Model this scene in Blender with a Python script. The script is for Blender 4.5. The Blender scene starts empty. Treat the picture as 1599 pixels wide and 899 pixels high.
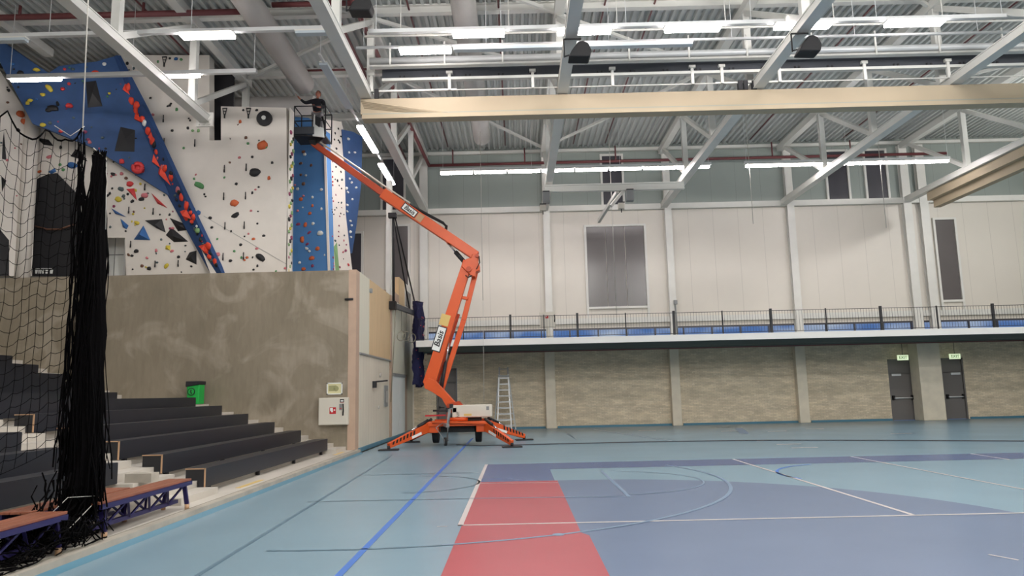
import bpy, bmesh, math, random
from mathutils import Vector, Matrix
random.seed(7)
S = bpy.context.scene
COL = S.collection
PI = math.pi
# ------------------------------------------------------------------ camera
F_PX, PT, YW, RL, EYE = 1138.9, .142121, -.0040629, -.0226443, 1.65
cy, sy, cp, sp = math.cos(YW), math.sin(YW), math.cos(PT), math.sin(PT)
FW = Vector((sy*cp, cy*cp, sp)); R0 = Vector((cy, -sy, 0)); U0 = R0.cross(FW)
RT = R0*math.cos(RL) + U0*math.sin(RL); UP = -R0*math.sin(RL) + U0*math.cos(RL)
CAM = Vector((0, 0, EYE))
cam = bpy.data.cameras.new('camera'); cam.sensor_width = 36; cam.lens = F_PX*36/1599
cam.clip_end = 300
co = bpy.data.objects.new('camera', cam); COL.objects.link(co)
m = Matrix((RT, UP, -FW)).transposed().to_4x4(); m.translation = CAM
co.matrix_world = m
S.camera = co

def ray(x, y): return RT*((x-799.5)/F_PX) - UP*((y-449.5)/F_PX) + FW
def at(x, y, Y):
    d = ray(x, y); return CAM + d*(Y/d.y)
def atz(x, y, z=0.0):
    d = ray(x, y); return CAM + d*((z-EYE)/d.z)
def atx(x, y, X):
    d = ray(x, y); return CAM + d*(X/d.x)

# ------------------------------------------------------------------ materials
def lin(c):
    if isinstance(c, str):
        c = [int(c[i:i+2], 16)/255 for i in (0, 2, 4)]
    return [(v/12.92 if v <= .04045 else ((v+.055)/1.055)**2.4) for v in c] + [1]

def mat(name, c, rough=.6, metal=0, noise=0, scale=3, bump=0, c2=None, spec=.5, stretch=None, emit=None):
    m = bpy.data.materials.new(name); m.use_nodes = True
    nt = m.node_tree; b = nt.nodes['Principled BSDF']
    b.inputs['Base Color'].default_value = lin(c)
    b.inputs['Roughness'].default_value = rough
    b.inputs['Metallic'].default_value = metal
    b.inputs['Specular IOR Level'].default_value = spec
    if emit:
        b.inputs['Emission Color'].default_value = lin(emit[0]); b.inputs['Emission Strength'].default_value = emit[1]
    if noise or bump:
        tc = nt.nodes.new('ShaderNodeTexCoord'); mp = nt.nodes.new('ShaderNodeMapping')
        if stretch: mp.inputs['Scale'].default_value = stretch
        n = nt.nodes.new('ShaderNodeTexNoise'); n.inputs['Scale'].default_value = scale; n.inputs['Detail'].default_value = 6
        nt.links.new(tc.outputs['Object'], mp.inputs[0]); nt.links.new(mp.outputs[0], n.inputs[0])
        if noise:
            mx = nt.nodes.new('ShaderNodeMix'); mx.data_type = 'RGBA'
            base = lin(c); k = 1-noise
            mx.inputs[6].default_value = base
            mx.inputs[7].default_value = lin(c2) if c2 else [base[0]*k, base[1]*k, base[2]*k, 1]
            rp = nt.nodes.new('ShaderNodeMapRange'); rp.inputs[1].default_value = .35; rp.inputs[2].default_value = .65
            nt.links.new(n.outputs[0], rp.inputs[0]); nt.links.new(rp.outputs[0], mx.inputs[0])
            nt.links.new(mx.outputs[2], b.inputs['Base Color'])
        if bump:
            bp = nt.nodes.new('ShaderNodeBump'); bp.inputs['Strength'].default_value = bump; bp.inputs['Distance'].default_value = .02
            nt.links.new(n.outputs[0], bp.inputs['Height']); nt.links.new(bp.outputs[0], b.inputs['Normal'])
    return m

def seam_mat(name, c, axis, pitch, width, dark=.6, rough=.5, off=0.0, noise=.04):
    """panel material: thin darker joints every <pitch> metres along an object axis"""
    m = mat(name, c, rough, noise=noise, scale=.6)
    nt = m.node_tree; b = nt.nodes['Principled BSDF']
    src = b.inputs['Base Color'].links[0].from_socket
    tc = nt.nodes.new('ShaderNodeTexCoord'); sx = nt.nodes.new('ShaderNodeSeparateXYZ')
    nt.links.new(tc.outputs['Object'], sx.inputs[0])
    ad = nt.nodes.new('ShaderNodeMath'); ad.operation = 'ADD'; ad.inputs[1].default_value = 1000*pitch+off
    md = nt.nodes.new('ShaderNodeMath'); md.operation = 'MODULO'; md.inputs[1].default_value = pitch
    lt = nt.nodes.new('ShaderNodeMath'); lt.operation = 'LESS_THAN'; lt.inputs[1].default_value = width
    nt.links.new(sx.outputs[axis], ad.inputs[0]); nt.links.new(ad.outputs[0], md.inputs[0]); nt.links.new(md.outputs[0], lt.inputs[0])
    mx = nt.nodes.new('ShaderNodeMix'); mx.data_type = 'RGBA'; mx.blend_type = 'MULTIPLY'
    mx.inputs[7].default_value = (dark, dark, dark, 1)
    nt.links.new(lt.outputs[0], mx.inputs[0]); nt.links.new(src, mx.inputs[6]); nt.links.new(mx.outputs[2], b.inputs['Base Color'])
    return m

def brick_mat():
    m = bpy.data.materials.new('grey_brick'); m.use_nodes = True
    nt = m.node_tree; b = nt.nodes['Principled BSDF']; b.inputs['Roughness'].default_value = .9
    tc = nt.nodes.new('ShaderNodeTexCoord'); sx = nt.nodes.new('ShaderNodeSeparateXYZ'); cb = nt.nodes.new('ShaderNodeCombineXYZ')
    nt.links.new(tc.outputs['Object'], sx.inputs[0])
    nt.links.new(sx.outputs[0], cb.inputs[0]); nt.links.new(sx.outputs[2], cb.inputs[1])
    br = nt.nodes.new('ShaderNodeTexBrick'); br.inputs['Scale'].default_value = 1
    br.inputs['Brick Width'].default_value = .24; br.inputs['Row Height'].default_value = .066
    br.inputs['Mortar Size'].default_value = .006; br.inputs['Bias'].default_value = -.2
    br.inputs['Color1'].default_value = lin('d6c7ac'); br.inputs['Color2'].default_value = lin('eadbc1'); br.inputs['Mortar'].default_value = lin('bdb099')
    nt.links.new(cb.outputs[0], br.inputs[0])
    n = nt.nodes.new('ShaderNodeTexNoise'); n.inputs['Scale'].default_value = 1.0; n.inputs['Detail'].default_value = 5
    mp = nt.nodes.new('ShaderNodeMapping'); mp.inputs['Scale'].default_value = (1.3, 1, 4)
    nt.links.new(tc.outputs['Object'], mp.inputs[0]); nt.links.new(mp.outputs[0], n.inputs[0])
    r = nt.nodes.new('ShaderNodeMapRange'); r.inputs[1].default_value = .3; r.inputs[2].default_value = .7; r.inputs[3].default_value = .82; r.inputs[4].default_value = 1.12
    nt.links.new(n.outputs[0], r.inputs[0])
    mx = nt.nodes.new('ShaderNodeMix'); mx.data_type = 'RGBA'; mx.blend_type = 'MULTIPLY'; mx.inputs[0].default_value = 1
    nt.links.new(br.outputs[0], mx.inputs[6]); nt.links.new(r.outputs[0], mx.inputs[7])
    # scattered pale bricks
    v = nt.nodes.new('ShaderNodeTexNoise'); v.inputs['Scale'].default_value = 5; v.inputs['Detail'].default_value = 1
    mp2 = nt.nodes.new('ShaderNodeMapping'); mp2.inputs['Scale'].default_value = (1, 1, 3.2)
    nt.links.new(tc.outputs['Object'], mp2.inputs[0]); nt.links.new(mp2.outputs[0], v.inputs[0])
    r2 = nt.nodes.new('ShaderNodeMapRange'); r2.inputs[1].default_value = .66; r2.inputs[2].default_value = .70; r2.inputs[4].default_value = .6
    nt.links.new(v.outputs[0], r2.inputs[0])
    mx2 = nt.nodes.new('ShaderNodeMix'); mx2.data_type = 'RGBA'; mx2.inputs[7].default_value = lin('f0e6d2')
    nt.links.new(r2.outputs[0], mx2.inputs[0]); nt.links.new(mx.outputs[2], mx2.inputs[6])
    nt.links.new(mx2.outputs[2], b.inputs['Base Color'])
    bp = nt.nodes.new('ShaderNodeBump'); bp.inputs['Strength'].default_value = .4; bp.inputs['Distance'].default_value = .01
    nt.links.new(br.outputs[1], bp.inputs['Height']); bp.invert = True; nt.links.new(bp.outputs[0], b.inputs['Normal'])
    return m

def concrete_mat():
    m = mat('smooth_concrete', '938876', .7, noise=.3, scale=.55, c2='837967', stretch=(1, 1, .8))
    nt = m.node_tree; b = nt.nodes['Principled BSDF']; src = b.inputs['Base Color'].links[0].from_socket
    tc = nt.nodes.new('ShaderNodeTexCoord')
    n0 = nt.nodes.new('ShaderNodeTexNoise'); n0.inputs['Scale'].default_value = .8; n0.inputs['Detail'].default_value = 9; n0.inputs['Distortion'].default_value = 1.4
    nt.links.new(tc.outputs['Object'], n0.inputs[0])
    r = nt.nodes.new('ShaderNodeMapRange'); r.inputs[1].default_value = .5; r.inputs[2].default_value = .64; r.inputs[3].default_value = 0; r.inputs[4].default_value = .6
    nt.links.new(n0.outputs[0], r.inputs[0])
    mx = nt.nodes.new('ShaderNodeMix'); mx.data_type = 'RGBA'; mx.inputs[7].default_value = lin('aba08f')
    nt.links.new(r.outputs[0], mx.inputs[0]); nt.links.new(src, mx.inputs[6])
    n1 = nt.nodes.new('ShaderNodeTexNoise'); n1.inputs['Scale'].default_value = 6; n1.inputs['Detail'].default_value = 8
    mp = nt.nodes.new('ShaderNodeMapping'); mp.inputs['Scale'].default_value = (1.6, 1, .35)
    nt.links.new(tc.outputs['Object'], mp.inputs[0]); nt.links.new(mp.outputs[0], n1.inputs[0])
    r1 = nt.nodes.new('ShaderNodeMapRange'); r1.inputs[1].default_value = .3; r1.inputs[2].default_value = .7; r1.inputs[3].default_value = .92; r1.inputs[4].default_value = 1.07
    nt.links.new(n1.outputs[0], r1.inputs[0])
    m2 = nt.nodes.new('ShaderNodeMix'); m2.data_type = 'RGBA'; m2.blend_type = 'MULTIPLY'; m2.inputs[0].default_value = 1
    nt.links.new(mx.outputs[2], m2.inputs[6]); nt.links.new(r1.outputs[0], m2.inputs[7]); nt.links.new(m2.outputs[2], b.inputs['Base Color'])
    return m

M = dict(
    floor=mat('floor_light_blue', '83a0b0', .27, noise=.07, scale=.5, spec=.4),
    coving=mat('floor_coving_blue', '4c7f95', .4),
    blue=mat('court_blue', '6a7b97', .27, noise=.05, scale=.6, spec=.4),
    blue2=mat('court_dark_blue', '596a92', .27, noise=.05, scale=.6, spec=.4),
    red=mat('court_red', 'b0525b', .27, noise=.05, scale=.8, spec=.4),
    wline=mat('line_white', 'c6bebc', .4), bline=mat('line_blue', '3f74c4', .4),
    gline=mat('line_grey', '5c7a8c', .4), lline=mat('line_pale_blue', '738aa2', .4),
    white=mat('white_steel', 'dddcd5', .45, noise=.05, scale=2),
    steel=mat('truss_paint', 'd8d8d2', .4, noise=.06, scale=1.5),
    fascia=mat('gallery_fascia', 'f2f1ec', .5),
    deck=mat('corrugated_deck', 'bcc0bd', .42, metal=0, noise=.1, scale=1.2),
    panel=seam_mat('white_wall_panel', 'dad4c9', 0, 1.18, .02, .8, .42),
    upanel=seam_mat('shaded_white_panel', '939c96', 0, 1.18, .02, .8, .5),  # same white panels; dimmer light above the lamps put into the colour
    brick=brick_mat(), concrete=concrete_mat(),
    pillar=mat('pillar_concrete', 'e6dcc7', .8, noise=.12, scale=2),
    terrace=mat('terrace_concrete', 'cfc8bd', .7, noise=.18, scale=1.6, stretch=(1, .4, 1)),
    kerb=mat('kerb_concrete', 'b9b1a4', .7, noise=.22, scale=2.4),
    navy=mat('bench_navy', '20232c', .4, noise=.1, scale=2), birch=mat('plywood_edge', 'c09a78', .6),
    wood=mat('slat_wood', '9c5f47', .4, noise=.25, scale=4, stretch=(6, .6, 1)),
    purple=mat('purple_steel', '282255', .4), beige=mat('beige_fabric', 'b5a68d', .75, noise=.04, scale=1),
    beige2=mat('beige_fabric_hem', '9fa093', .8),
    ply=mat('birch_plywood', 'd9bd92', .6, noise=.1, scale=2, stretch=(1, 5, .4)),
    pgreen=seam_mat('pale_green_board', 'dedbc8', 1, .32, .015, .8, .55),
    wboard=seam_mat('weathered_board', 'ddd6c4', 1, .42, .015, .72, .6, noise=.1),
    post=mat('pinkish_timber', 'c4a892', .6, noise=.1, scale=3), leaf=mat('white_door', 'eceeea', .45),
    dgrey=mat('dark_grey_glass', '615c5b', .22, noise=.06, scale=.8), dgrey2=mat('charcoal_glass', '47464c', .25),
    door=mat('grey_door', '6e6a67', .45), dark=mat('charcoal', '222226', .6), black=mat('black_rubber', '151517', .7),
    net=mat('black_net', '0c0b0c', .95, spec=.05), pipe=mat('sprinkler_pipe', '6e3a3c', .5), chrome=mat('chrome', 'c8cacc', .25, metal=.9),
    alu=mat('aluminium', 'd2d4d4', .4, metal=.25), orange=mat('orange_paint', 'df5a22', .38, noise=.06, scale=3),
    dorange=mat('darker_orange', 'b8451f', .45), cover=mat('cream_cover', 'd8d2c4', .5), yellow=mat('yellow', 'dcbd72', .5),
    lamp=mat('lamp_diffuser', 'ffffff', .5, emit=('fff6f6', 72)), lamp_off=mat('dim_diffuser', 'b9c4cb', .4),
    duct=mat('fabric_duct', 'a9a6a2', .7, noise=.08, scale=1.2), soffit=mat('soffit', '5f655f', .6),
    mech=mat('dark_blue_steel', '3d4148', .5), rail=mat('rail_black', '2a2a2c', .5),
    green=mat('bin_green', '1fae4a', .45), sred=mat('safety_red', 'c22a30', .5), ctrl=mat('control_grey', '8a8c8c', .4),
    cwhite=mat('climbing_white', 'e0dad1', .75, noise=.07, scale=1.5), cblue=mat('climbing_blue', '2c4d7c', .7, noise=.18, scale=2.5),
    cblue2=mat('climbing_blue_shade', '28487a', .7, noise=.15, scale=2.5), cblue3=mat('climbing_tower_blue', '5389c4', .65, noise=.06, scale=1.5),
    navynet=mat('navy_net', '1c1c46', .8), cord=mat('white_cord', 'b9b6ae', .7), rope=mat('rope', '8c8878', .8),
    skin=mat('skin', '9a6350', .6), navycloth=mat('navy_jacket', '16171f', .85), greycloth=mat('grey_trousers', '6b6a6c', .85), hair=mat('brown_hair', '4c2f25', .8),
    exitm=mat('exit_sign_face', 'f0f8e0', .5, emit=('dcefc0', 1.3)), exitg=mat('exit_sign_green', '2f7d46', .5),
    print_=mat('poster_print', 'ddd7a8', .6), print2=mat('poster_shape', 'a3a173', .6), wallgrey=mat('plain_wall', 'b4b1aa', .8),
)

# ------------------------------------------------------------------ mesh builder
class MB:
    def __init__(s): s.bm = bmesh.new(); s.mats = [None]; s.cur = 0
    def m(s, mt):
        if mt not in s.mats: s.mats.append(mt)
        s.cur = s.mats.index(mt); return s
    def _f(s, vs, smooth=False):
        try:
            f = s.bm.faces.new(vs); f.material_index = s.cur; f.smooth = smooth; return f
        except ValueError: return None
    def box(s, x0, x1, y0, y1, z0, z1):
        v = [s.bm.verts.new((x, y, z)) for z in (z0, z1) for y in (y0, y1) for x in (x0, x1)]
        for q in ((0, 2, 3, 1), (4, 5, 7, 6), (0, 1, 5, 4), (2, 6, 7, 3), (0, 4, 6, 2), (1, 3, 7, 5)): s._f([v[i] for i in q])
        return s
    def obox(s, c, ax, ay, az, hx, hy, hz):
        c = Vector(c); v = [s.bm.verts.new(c+ax*(hx*i)+ay*(hy*j)+az*(hz*k)) for k in (-1, 1) for j in (-1, 1) for i in (-1, 1)]
        for q in ((0, 2, 3, 1), (4, 5, 7, 6), (0, 1, 5, 4), (2, 6, 7, 3), (0, 4, 6, 2), (1, 3, 7, 5)): s._f([v[i] for i in q])
        return s
    def bar(s, p, q, w, h=None, side=None, w2=None, h2=None):
        p, q = Vector(p), Vector(q); h = h or w; w2 = w2 or w; h2 = h2 or h
        d = (q-p).normalized(); ref = Vector(side) if side else (Vector((0, 0, 1)) if abs(d.z) < .95 else Vector((0, 1, 0)))
        a = d.cross(ref).normalized(); b = a.cross(d).normalized()
        v = []
        for c, ww, hh in ((p, w, h), (q, w2, h2)):
            for i, j in ((-1, -1), (1, -1), (1, 1), (-1, 1)): v.append(s.bm.verts.new(c+a*(ww*i/2)+b*(hh*j/2)))
        for qd in ((3, 2, 1, 0), (4, 5, 6, 7), (0, 1, 5, 4), (1, 2, 6, 5), (2, 3, 7, 6), (3, 0, 4, 7)): s._f([v[i] for i in qd])
        return s
    def tube(s, pts, r, n=8, cap=True, r2=None):
        pts = [Vector(p) for p in pts]; rings = []; k = len(pts); r2 = r if r2 is None else r2
        for i, p in enumerate(pts):
            d = (pts[min(i+1, k-1)]-pts[max(i-1, 0)]).normalized()
            ref = Vector((0, 0, 1)) if abs(d.z) < .9 else Vector((0, 1, 0))
            a = d.cross(ref).normalized(); b = a.cross(d).normalized(); rr = r+(r2-r)*i/max(k-1, 1)
            rings.append([s.bm.verts.new(p+a*(rr*math.cos(2*PI*t/n))+b*(rr*math.sin(2*PI*t/n))) for t in range(n)])
        for i in range(k-1):
            for t in range(n): s._f([rings[i][t], rings[i][(t+1) % n], rings[i+1][(t+1) % n], rings[i+1][t]], True)
        if cap: s._f(rings[0][::-1]); s._f(rings[-1])
        return s
    def disc(s, c, axis, r, th, n=20, r2=None):
        c = Vector(c); ax = Vector(axis).normalized(); return s.tube([c-ax*th/2, c+ax*th/2], r, n, True, r2)
    def prism(s, pts, off):
        off = Vector(off); a = [s.bm.verts.new(Vector(p)) for p in pts]; b = [s.bm.verts.new(Vector(p)+off) for p in pts]; n = len(a)
        s._f(a); s._f(b[::-1])
        for i in range(n): s._f([a[i], b[i], b[(i+1) % n], a[(i+1) % n]])
        return s
    def poly(s, pts): s._f([s.bm.verts.new(Vector(p)) for p in pts]); return s
    def build(s, name, mt=None, parent=None, fix=True):
        s.mats[0] = mt or (s.mats[1] if len(s.mats) > 1 else None)
        if fix: bmesh.ops.recalc_face_normals(s.bm, faces=s.bm.faces)
        me = bpy.data.meshes.new(name); s.bm.to_mesh(me); s.bm.free()
        for q in s.mats: me.materials.append(q)
        o = bpy.data.objects.new(name, me); COL.objects.link(o)
        if parent is not None: adopt(o, parent)
        return o

def wloc(o):
    v = Vector((0, 0, 0))
    while o is not None:
        if o.type == 'EMPTY': v += o.location
        o = o.parent
    return v
def adopt(o, parent):
    o.parent = parent
    if parent.type == 'EMPTY': o.matrix_parent_inverse = Matrix.Translation(parent.location).inverted()
def empty(name, loc, label=None, cat=None, group=None):
    o = bpy.data.objects.new(name, None); COL.objects.link(o); o.location = loc; o.empty_display_size = .2
    tag(o, label, cat, group); return o
def tag(o, label=None, cat=None, group=None, kind=None):
    if label: o['label'] = label
    if cat: o['category'] = cat
    if group: o['group'] = group
    if kind: o['kind'] = kind
    return o
def struct(o): o['kind'] = 'structure'; return o
def copy_tree(o, parent=None):
    c = o.copy(); COL.objects.link(c); c.parent = parent
    for ch in list(o.children): copy_tree(ch, c)
    return c
def bevel(o, w=.01, seg=2):
    b = o.modifiers.new('bevel', 'BEVEL'); b.width = w; b.segments = seg; b.limit_method = 'ANGLE'; return o
ORD = ['first', 'second', 'third', 'fourth', 'fifth', 'sixth', 'seventh', 'eighth', 'ninth', 'tenth', 'eleventh']

# lettering drawn as flat strokes: cheap block font made from text curves
def text(name, s, mt, parent, origin, ax, ay, height, shear=0, depth=.002):
    cu = bpy.data.curves.new(name, 'FONT'); cu.body = s; cu.size = height*1.4; cu.extrude = depth; cu.shear = shear; cu.align_x = 'CENTER'; cu.align_y = 'CENTER'; cu.offset = height*.02
    t = bpy.data.objects.new(name, cu); COL.objects.link(t)
    dg = bpy.context.evaluated_depsgraph_get(); me = bpy.data.meshes.new_from_object(t.evaluated_get(dg))
    bpy.data.objects.remove(t)
    ax = Vector(ax).normalized(); ay = Vector(ay).normalized(); az = ax.cross(ay)
    mm = Matrix((ax, ay, az)).transposed().to_4x4(); mm.translation = Vector(origin); me.transform(mm)
    me.materials.clear(); me.materials.append(mt)
    o = bpy.data.objects.new(name, me); COL.objects.link(o)
    if parent is not None: adopt(o, parent)
    return o

# ================================================================== SHELL
XL, XR, YN, YB, ZR = -19.0, 27.0, -10.0, 33.8, 13.35
XB, YC = -4.75, 21.6          # side face and front face of the concrete block
# floor: one mesh, court paint laid on it
f = MB().m(M['floor']); f.box(-4.6, XR, YN, YB, -.2, 0); f.m(M['wallgrey']).box(XL, -4.6, YN, YB+.2, -.4, -.05)
def flat(pts, mt, z):
    f.m(mt); f.poly([(x, y, z) for x, y in pts])
Z1, Z2, Z3, Z4 = .0015, .003, .0045, .006
flat([(-.74, 14.0), (.66, 14.0), (.66, 16.05), (XR, 16.05), (XR, 17.4), (-.74, 17.4)], M['blue2'], Z1)
arc = [(1+5.35*math.cos(a), 8.75+5.3*math.sin(a)) for a in [math.radians(8.6+ (93-8.6)*i/24) for i in range(25)]]
flat([(.7, 9.55)]+arc+[(.7, 14.04)], M['blue'], Z1)
flat([(.7, 9.55), (.7, YN), (XR, YN), (XR, 9.55)], M['blue'], Z1)
flat([(-.74, YN), (.79, YN), (.79, 8.72), (.71, 8.9), (.71, 14.02), (-.74, 14.02)], M['red'], Z2)
def line(p, q, w, mt, z=Z3):
    p, q = Vector(p), Vector(q); d = (q-p).normalized(); n = Vector((-d.y, d.x))*w/2
    flat([tuple(p-n), tuple(q-n), tuple(q+n), tuple(p+n)], mt, z)
def arcl(c, r, a0, a1, w, mt, z=Z3, n=40):
    for i in range(n):
        t0, t1 = math.radians(a0+(a1-a0)*i/n), math.radians(a0+(a1-a0)*(i+1)/n)
        flat([(c[0]+(r-w/2)*math.cos(t0), c[1]+(r-w/2)*math.sin(t0)), (c[0]+(r+w/2)*math.cos(t0), c[1]+(r+w/2)*math.sin(t0)),
              (c[0]+(r+w/2)*math.cos(t1), c[1]+(r+w/2)*math.sin(t1)), (c[0]+(r-w/2)*math.cos(t1), c[1]+(r-w/2)*math.sin(t1))], mt, z)
line((-.76, 9.53), (-.76, 17.4), .07, M['wline']); line((-.79, 9.55), (XR, 9.55), .06, M['wline'])
line((4.97, 9.55), (4.97, 17.35), .06, M['wline']); line((7.75, 9.55), (7.7, 17.35), .05, M['wline']); line((10.4, 15.9), (10.5, 17.4), .05, M['wline'])
line((-.74, 13.8), (.7, 13.66), .03, M['wline'], Z4)
line((-1.7, YN), (-1.7, 27.5), .075, M['bline']); line((-3.0, 5), (-3.5, 20.5), .05, M['gline'])
line((-3.4, 15.7), (-.85, 15.7), .045, M['gline']); line((-3.4, 11.95), (-.8, 11.9), .045, M['gline']); line((-.8, 11.9), (1.7, 11.75), .045, M['lline'], Z4)
line((1.7, 11.7), (1.7, 15.5), .06, M['lline'], Z4)
arcl((-2.07, 14), 5.78, -97, -78, .05, M['gline']); arcl((-2.07, 14), 5.78, -78, 24, .06, M['lline'], Z4)
arcl((-2, 14), 1.25, -90, 90, .04, M['gline']); arcl((1.6, 13.65), 1.7, -85, 80, .035, M['lline'], Z4)
arcl((6.8, 14.1), 1.85, 110, 200, .06, M['bline'])
line((3.25, 32), (4.9, 23.8), .05, M['lline']); line((8.1, 26.6), (9.0, 30.4), .3, M['lline']) ; line((2.0, 26), (1.9, 29.5), .05, M['gline'])
for x, y in ((7.7, 20.1), (7.7, 23.0), (7.75, 21.4), (8.1, 28.4), (9.6, 27.6), (5.2, 30.0), (12.8, 24.9), (11.4, 28.6)):
    line((x-.35, y), (x+.35, y), .12, M['wline'])
line((-1.05, 9.5), (-.92, 9.5), .02, M['wline']); line((4.5, 7.35), (4.62, 7.1), .03, M['wline'])
f.m(M['lline']).disc((.44, 8.8, .004), (0, 0, 1), .07, .006, 20)
f.m(M['gline']).disc((8.6, 31.3, .003), (0, 0, 1), .25, .004, 16)
struct(f.build('floor'))

# coving strip and kerb
c = MB(); c.prism([(-4.59, YN, 0.001), (-4.5, YN, 0.001), (-4.59, YN, .045)], (0, YC-YN, 0))
struct(c.build('baseboard_left', M['coving']))
b = MB()
for x0, x1 in ((-4.2, -3.75), (-2.75, 1.25), (1.8, 7.05), (7.52, 12.8), (13.33, 17.0), (20.55, XR)):
    b.box(x0, x1, YB-.06, YB-.0, 0, .09)
b.box(XB-.0, XB+.05, 22.0, 32.6, 0, .12)
struct(b.build('baseboard_back', M['coving']))

# brick wall below the gallery (with openings covered by doors standing proud)
w = MB()
for x0, x1, z0 in ((-4.75, -3.72, 0), (-3.72, -2.76, 2.82), (-2.76, 17.03, 0), (17.03, 18.19, 2.77), (18.19, 19.49, 0), (19.49, 20.5, 2.77), (20.5, XR, 0)):
    w.box(x0, x1, YB, YB+.35, z0, 3.6)
struct(w.build('wall_back', M['brick']))
# white panelled wall above, with strip-window opening and window holes left as recessed panes
w = MB(); w.box(XL, XR, YB, YB+.3, 4.52, 10.1)
struct(w.build('wall_back_upper', M['panel']))
w = MB(); w.box(XL, XR, YB+.02, YB+.3, 10.1, ZR+.2)
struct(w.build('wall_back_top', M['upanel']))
w = MB(); w.box(XL, -4.75, YB, YB+.3, 0, 4.52)
struct(w.build('wall_back_corner', M['panel']))
for nm, a in (('wall_left', (XL-.3, XL, YN, YB+.3, -.3, ZR+.2)), ('wall_right', (XR, XR+.3, YN, YB+.3, -.3, ZR+.2)), ('wall_near', (XL, XR, YN-.3, YN, -.3, ZR+.2))):
    w = MB(); w.box(*a); struct(w.build(nm, M['wallgrey']))
# strip window
w = MB().m(M['dgrey2']); w.box(XB, XR, YB+.0, YB+.1, 3.8, 3.9); w.box(XB, XR, YB, YB+.1, 4.44, 4.52)
x = -4.1
while x < XR: w.box(x-.03, x+.03, YB, YB+.1, 3.9, 4.44); x += 1.32
wf = struct(w.build('window_strip'))
g = bpy.data.materials.new('clear_glass'); g.use_nodes = True; nt = g.node_tree
gb = nt.nodes['Principled BSDF']; gb.inputs['Transmission Weight'].default_value = 1; gb.inputs['Roughness'].default_value = .02; gb.inputs['IOR'].default_value = 1.02; gb.inputs['Base Color'].default_value = (.9, .95, 1, 1)
w = MB(); w.box(XB, XR, YB+.05, YB+.056, 3.85, 4.5); w.build('pane', g, wf)

# corrugated roof deck, ribs along Y
r = MB(); pitch = .25; x = XL; prof = []
while x < XR:
    prof += [(x, ZR), (x+.1, ZR), (x+.13, ZR-.1), (x+.22, ZR-.1)]; x += pitch
pv = [[r.bm.verts.new((px, yy, pz)) for px, pz in prof] for yy in (YN, YB)]
for i in range(len(prof)-1): r._f([pv[0][i], pv[0][i+1], pv[1][i+1], pv[1][i]])
r.box(XL, XR, YN, YB, ZR+.02, ZR+.2)
struct(r.build('ceiling', M['deck'], fix=False))

# girts, eaves member and columns on the far wall
t = MB(); t.box(XL, XR, YB-.22, YB, 10.07, 10.33); struct(t.build('trim_1', M['white']))
t = MB(); t.box(XL, XR, YB-.18, YB, 12.98, 13.12); struct(t.build('trim_2', M['white']))
t = MB(); t.box(XB, XR, YB-.12, YB, 4.72, 4.98); struct(t.build('trim_3', M['steel']))
for i, (xa, xb) in enumerate(((-4.42, -4.05), (1.4, 1.72), (7.14, 7.46), (12.9, 13.24), (18.38, 18.76), (19.15, 19.55))):
    t = MB(); t.box(xa, xb, YB-.25, YB-.21, 3.83, 12.9); t.box(xa, xb, YB-.04, YB, 3.83, 12.9); t.box((xa+xb)/2-.02, (xa+xb)/2+.02, YB-.22, YB-.03, 3.83, 12.9)
    struct(t.build('trim_%d' % (4+i), M['white']))
for i, (xa, xb, d) in enumerate(((1.28, 1.745, .3), (7.0, 7.42, .3), (12.73, 13.19, .3), (18.05, 19.06, .75))):
    t = MB(); t.box(xa, xb, YB-d, YB+.02, 0, 3.6); o = t.build('concrete_pillar', M['pillar'])
    bevel(o, .02)
    tag(o, ('narrow concrete pillar in the brick wall, first to the right of the ladder', 'narrow concrete pillar in the brick wall below the large grey window', 'narrow concrete pillar in the brick wall left of both exit doors', 'wide concrete pillar between the two exit doors')[i], 'pillar')
    if i < 3: o['group'] = 'narrow concrete pillars'
# gallery slab
s = MB().m(M['fascia']); s.box(-4.1, XR, 29.8, 29.9, 3.57, 3.83); s.m(M['soffit']); s.box(-4.1, XR, 29.9, YB-.0, 3.6, 3.82)
s.m(M['soffit'])
for yy in (30.6, 31.9): s.box(-4.1, XR, yy, yy+.12, 3.42, 3.6)
struct(s.build('trim_gallery'))
sl = MB(); sl.tube([(-4, 32.7, 3.45), (XR, 32.7, 3.45)], .045, 8)
for x in range(-3, 27, 3): sl.tube([(x, 32.7, 3.45), (x, 32.7, 3.6)], .02, 6)
tag(sl.build('sprinkler_pipe', M['pipe']), 'dark red sprinkler pipe running under the gallery along the brick wall', 'pipe')
for i, yy in enumerate((30.9, 31.3)):
    sl = MB(); sl.box(-3, 25, yy, yy+.1, 3.46, 3.54)
    tag(sl.build('cable_tray', M['steel']), ('thin white cable tray under the gallery floor, nearer its front edge', 'thin white cable tray under the gallery floor, further back')[i], 'cable tray')

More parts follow.
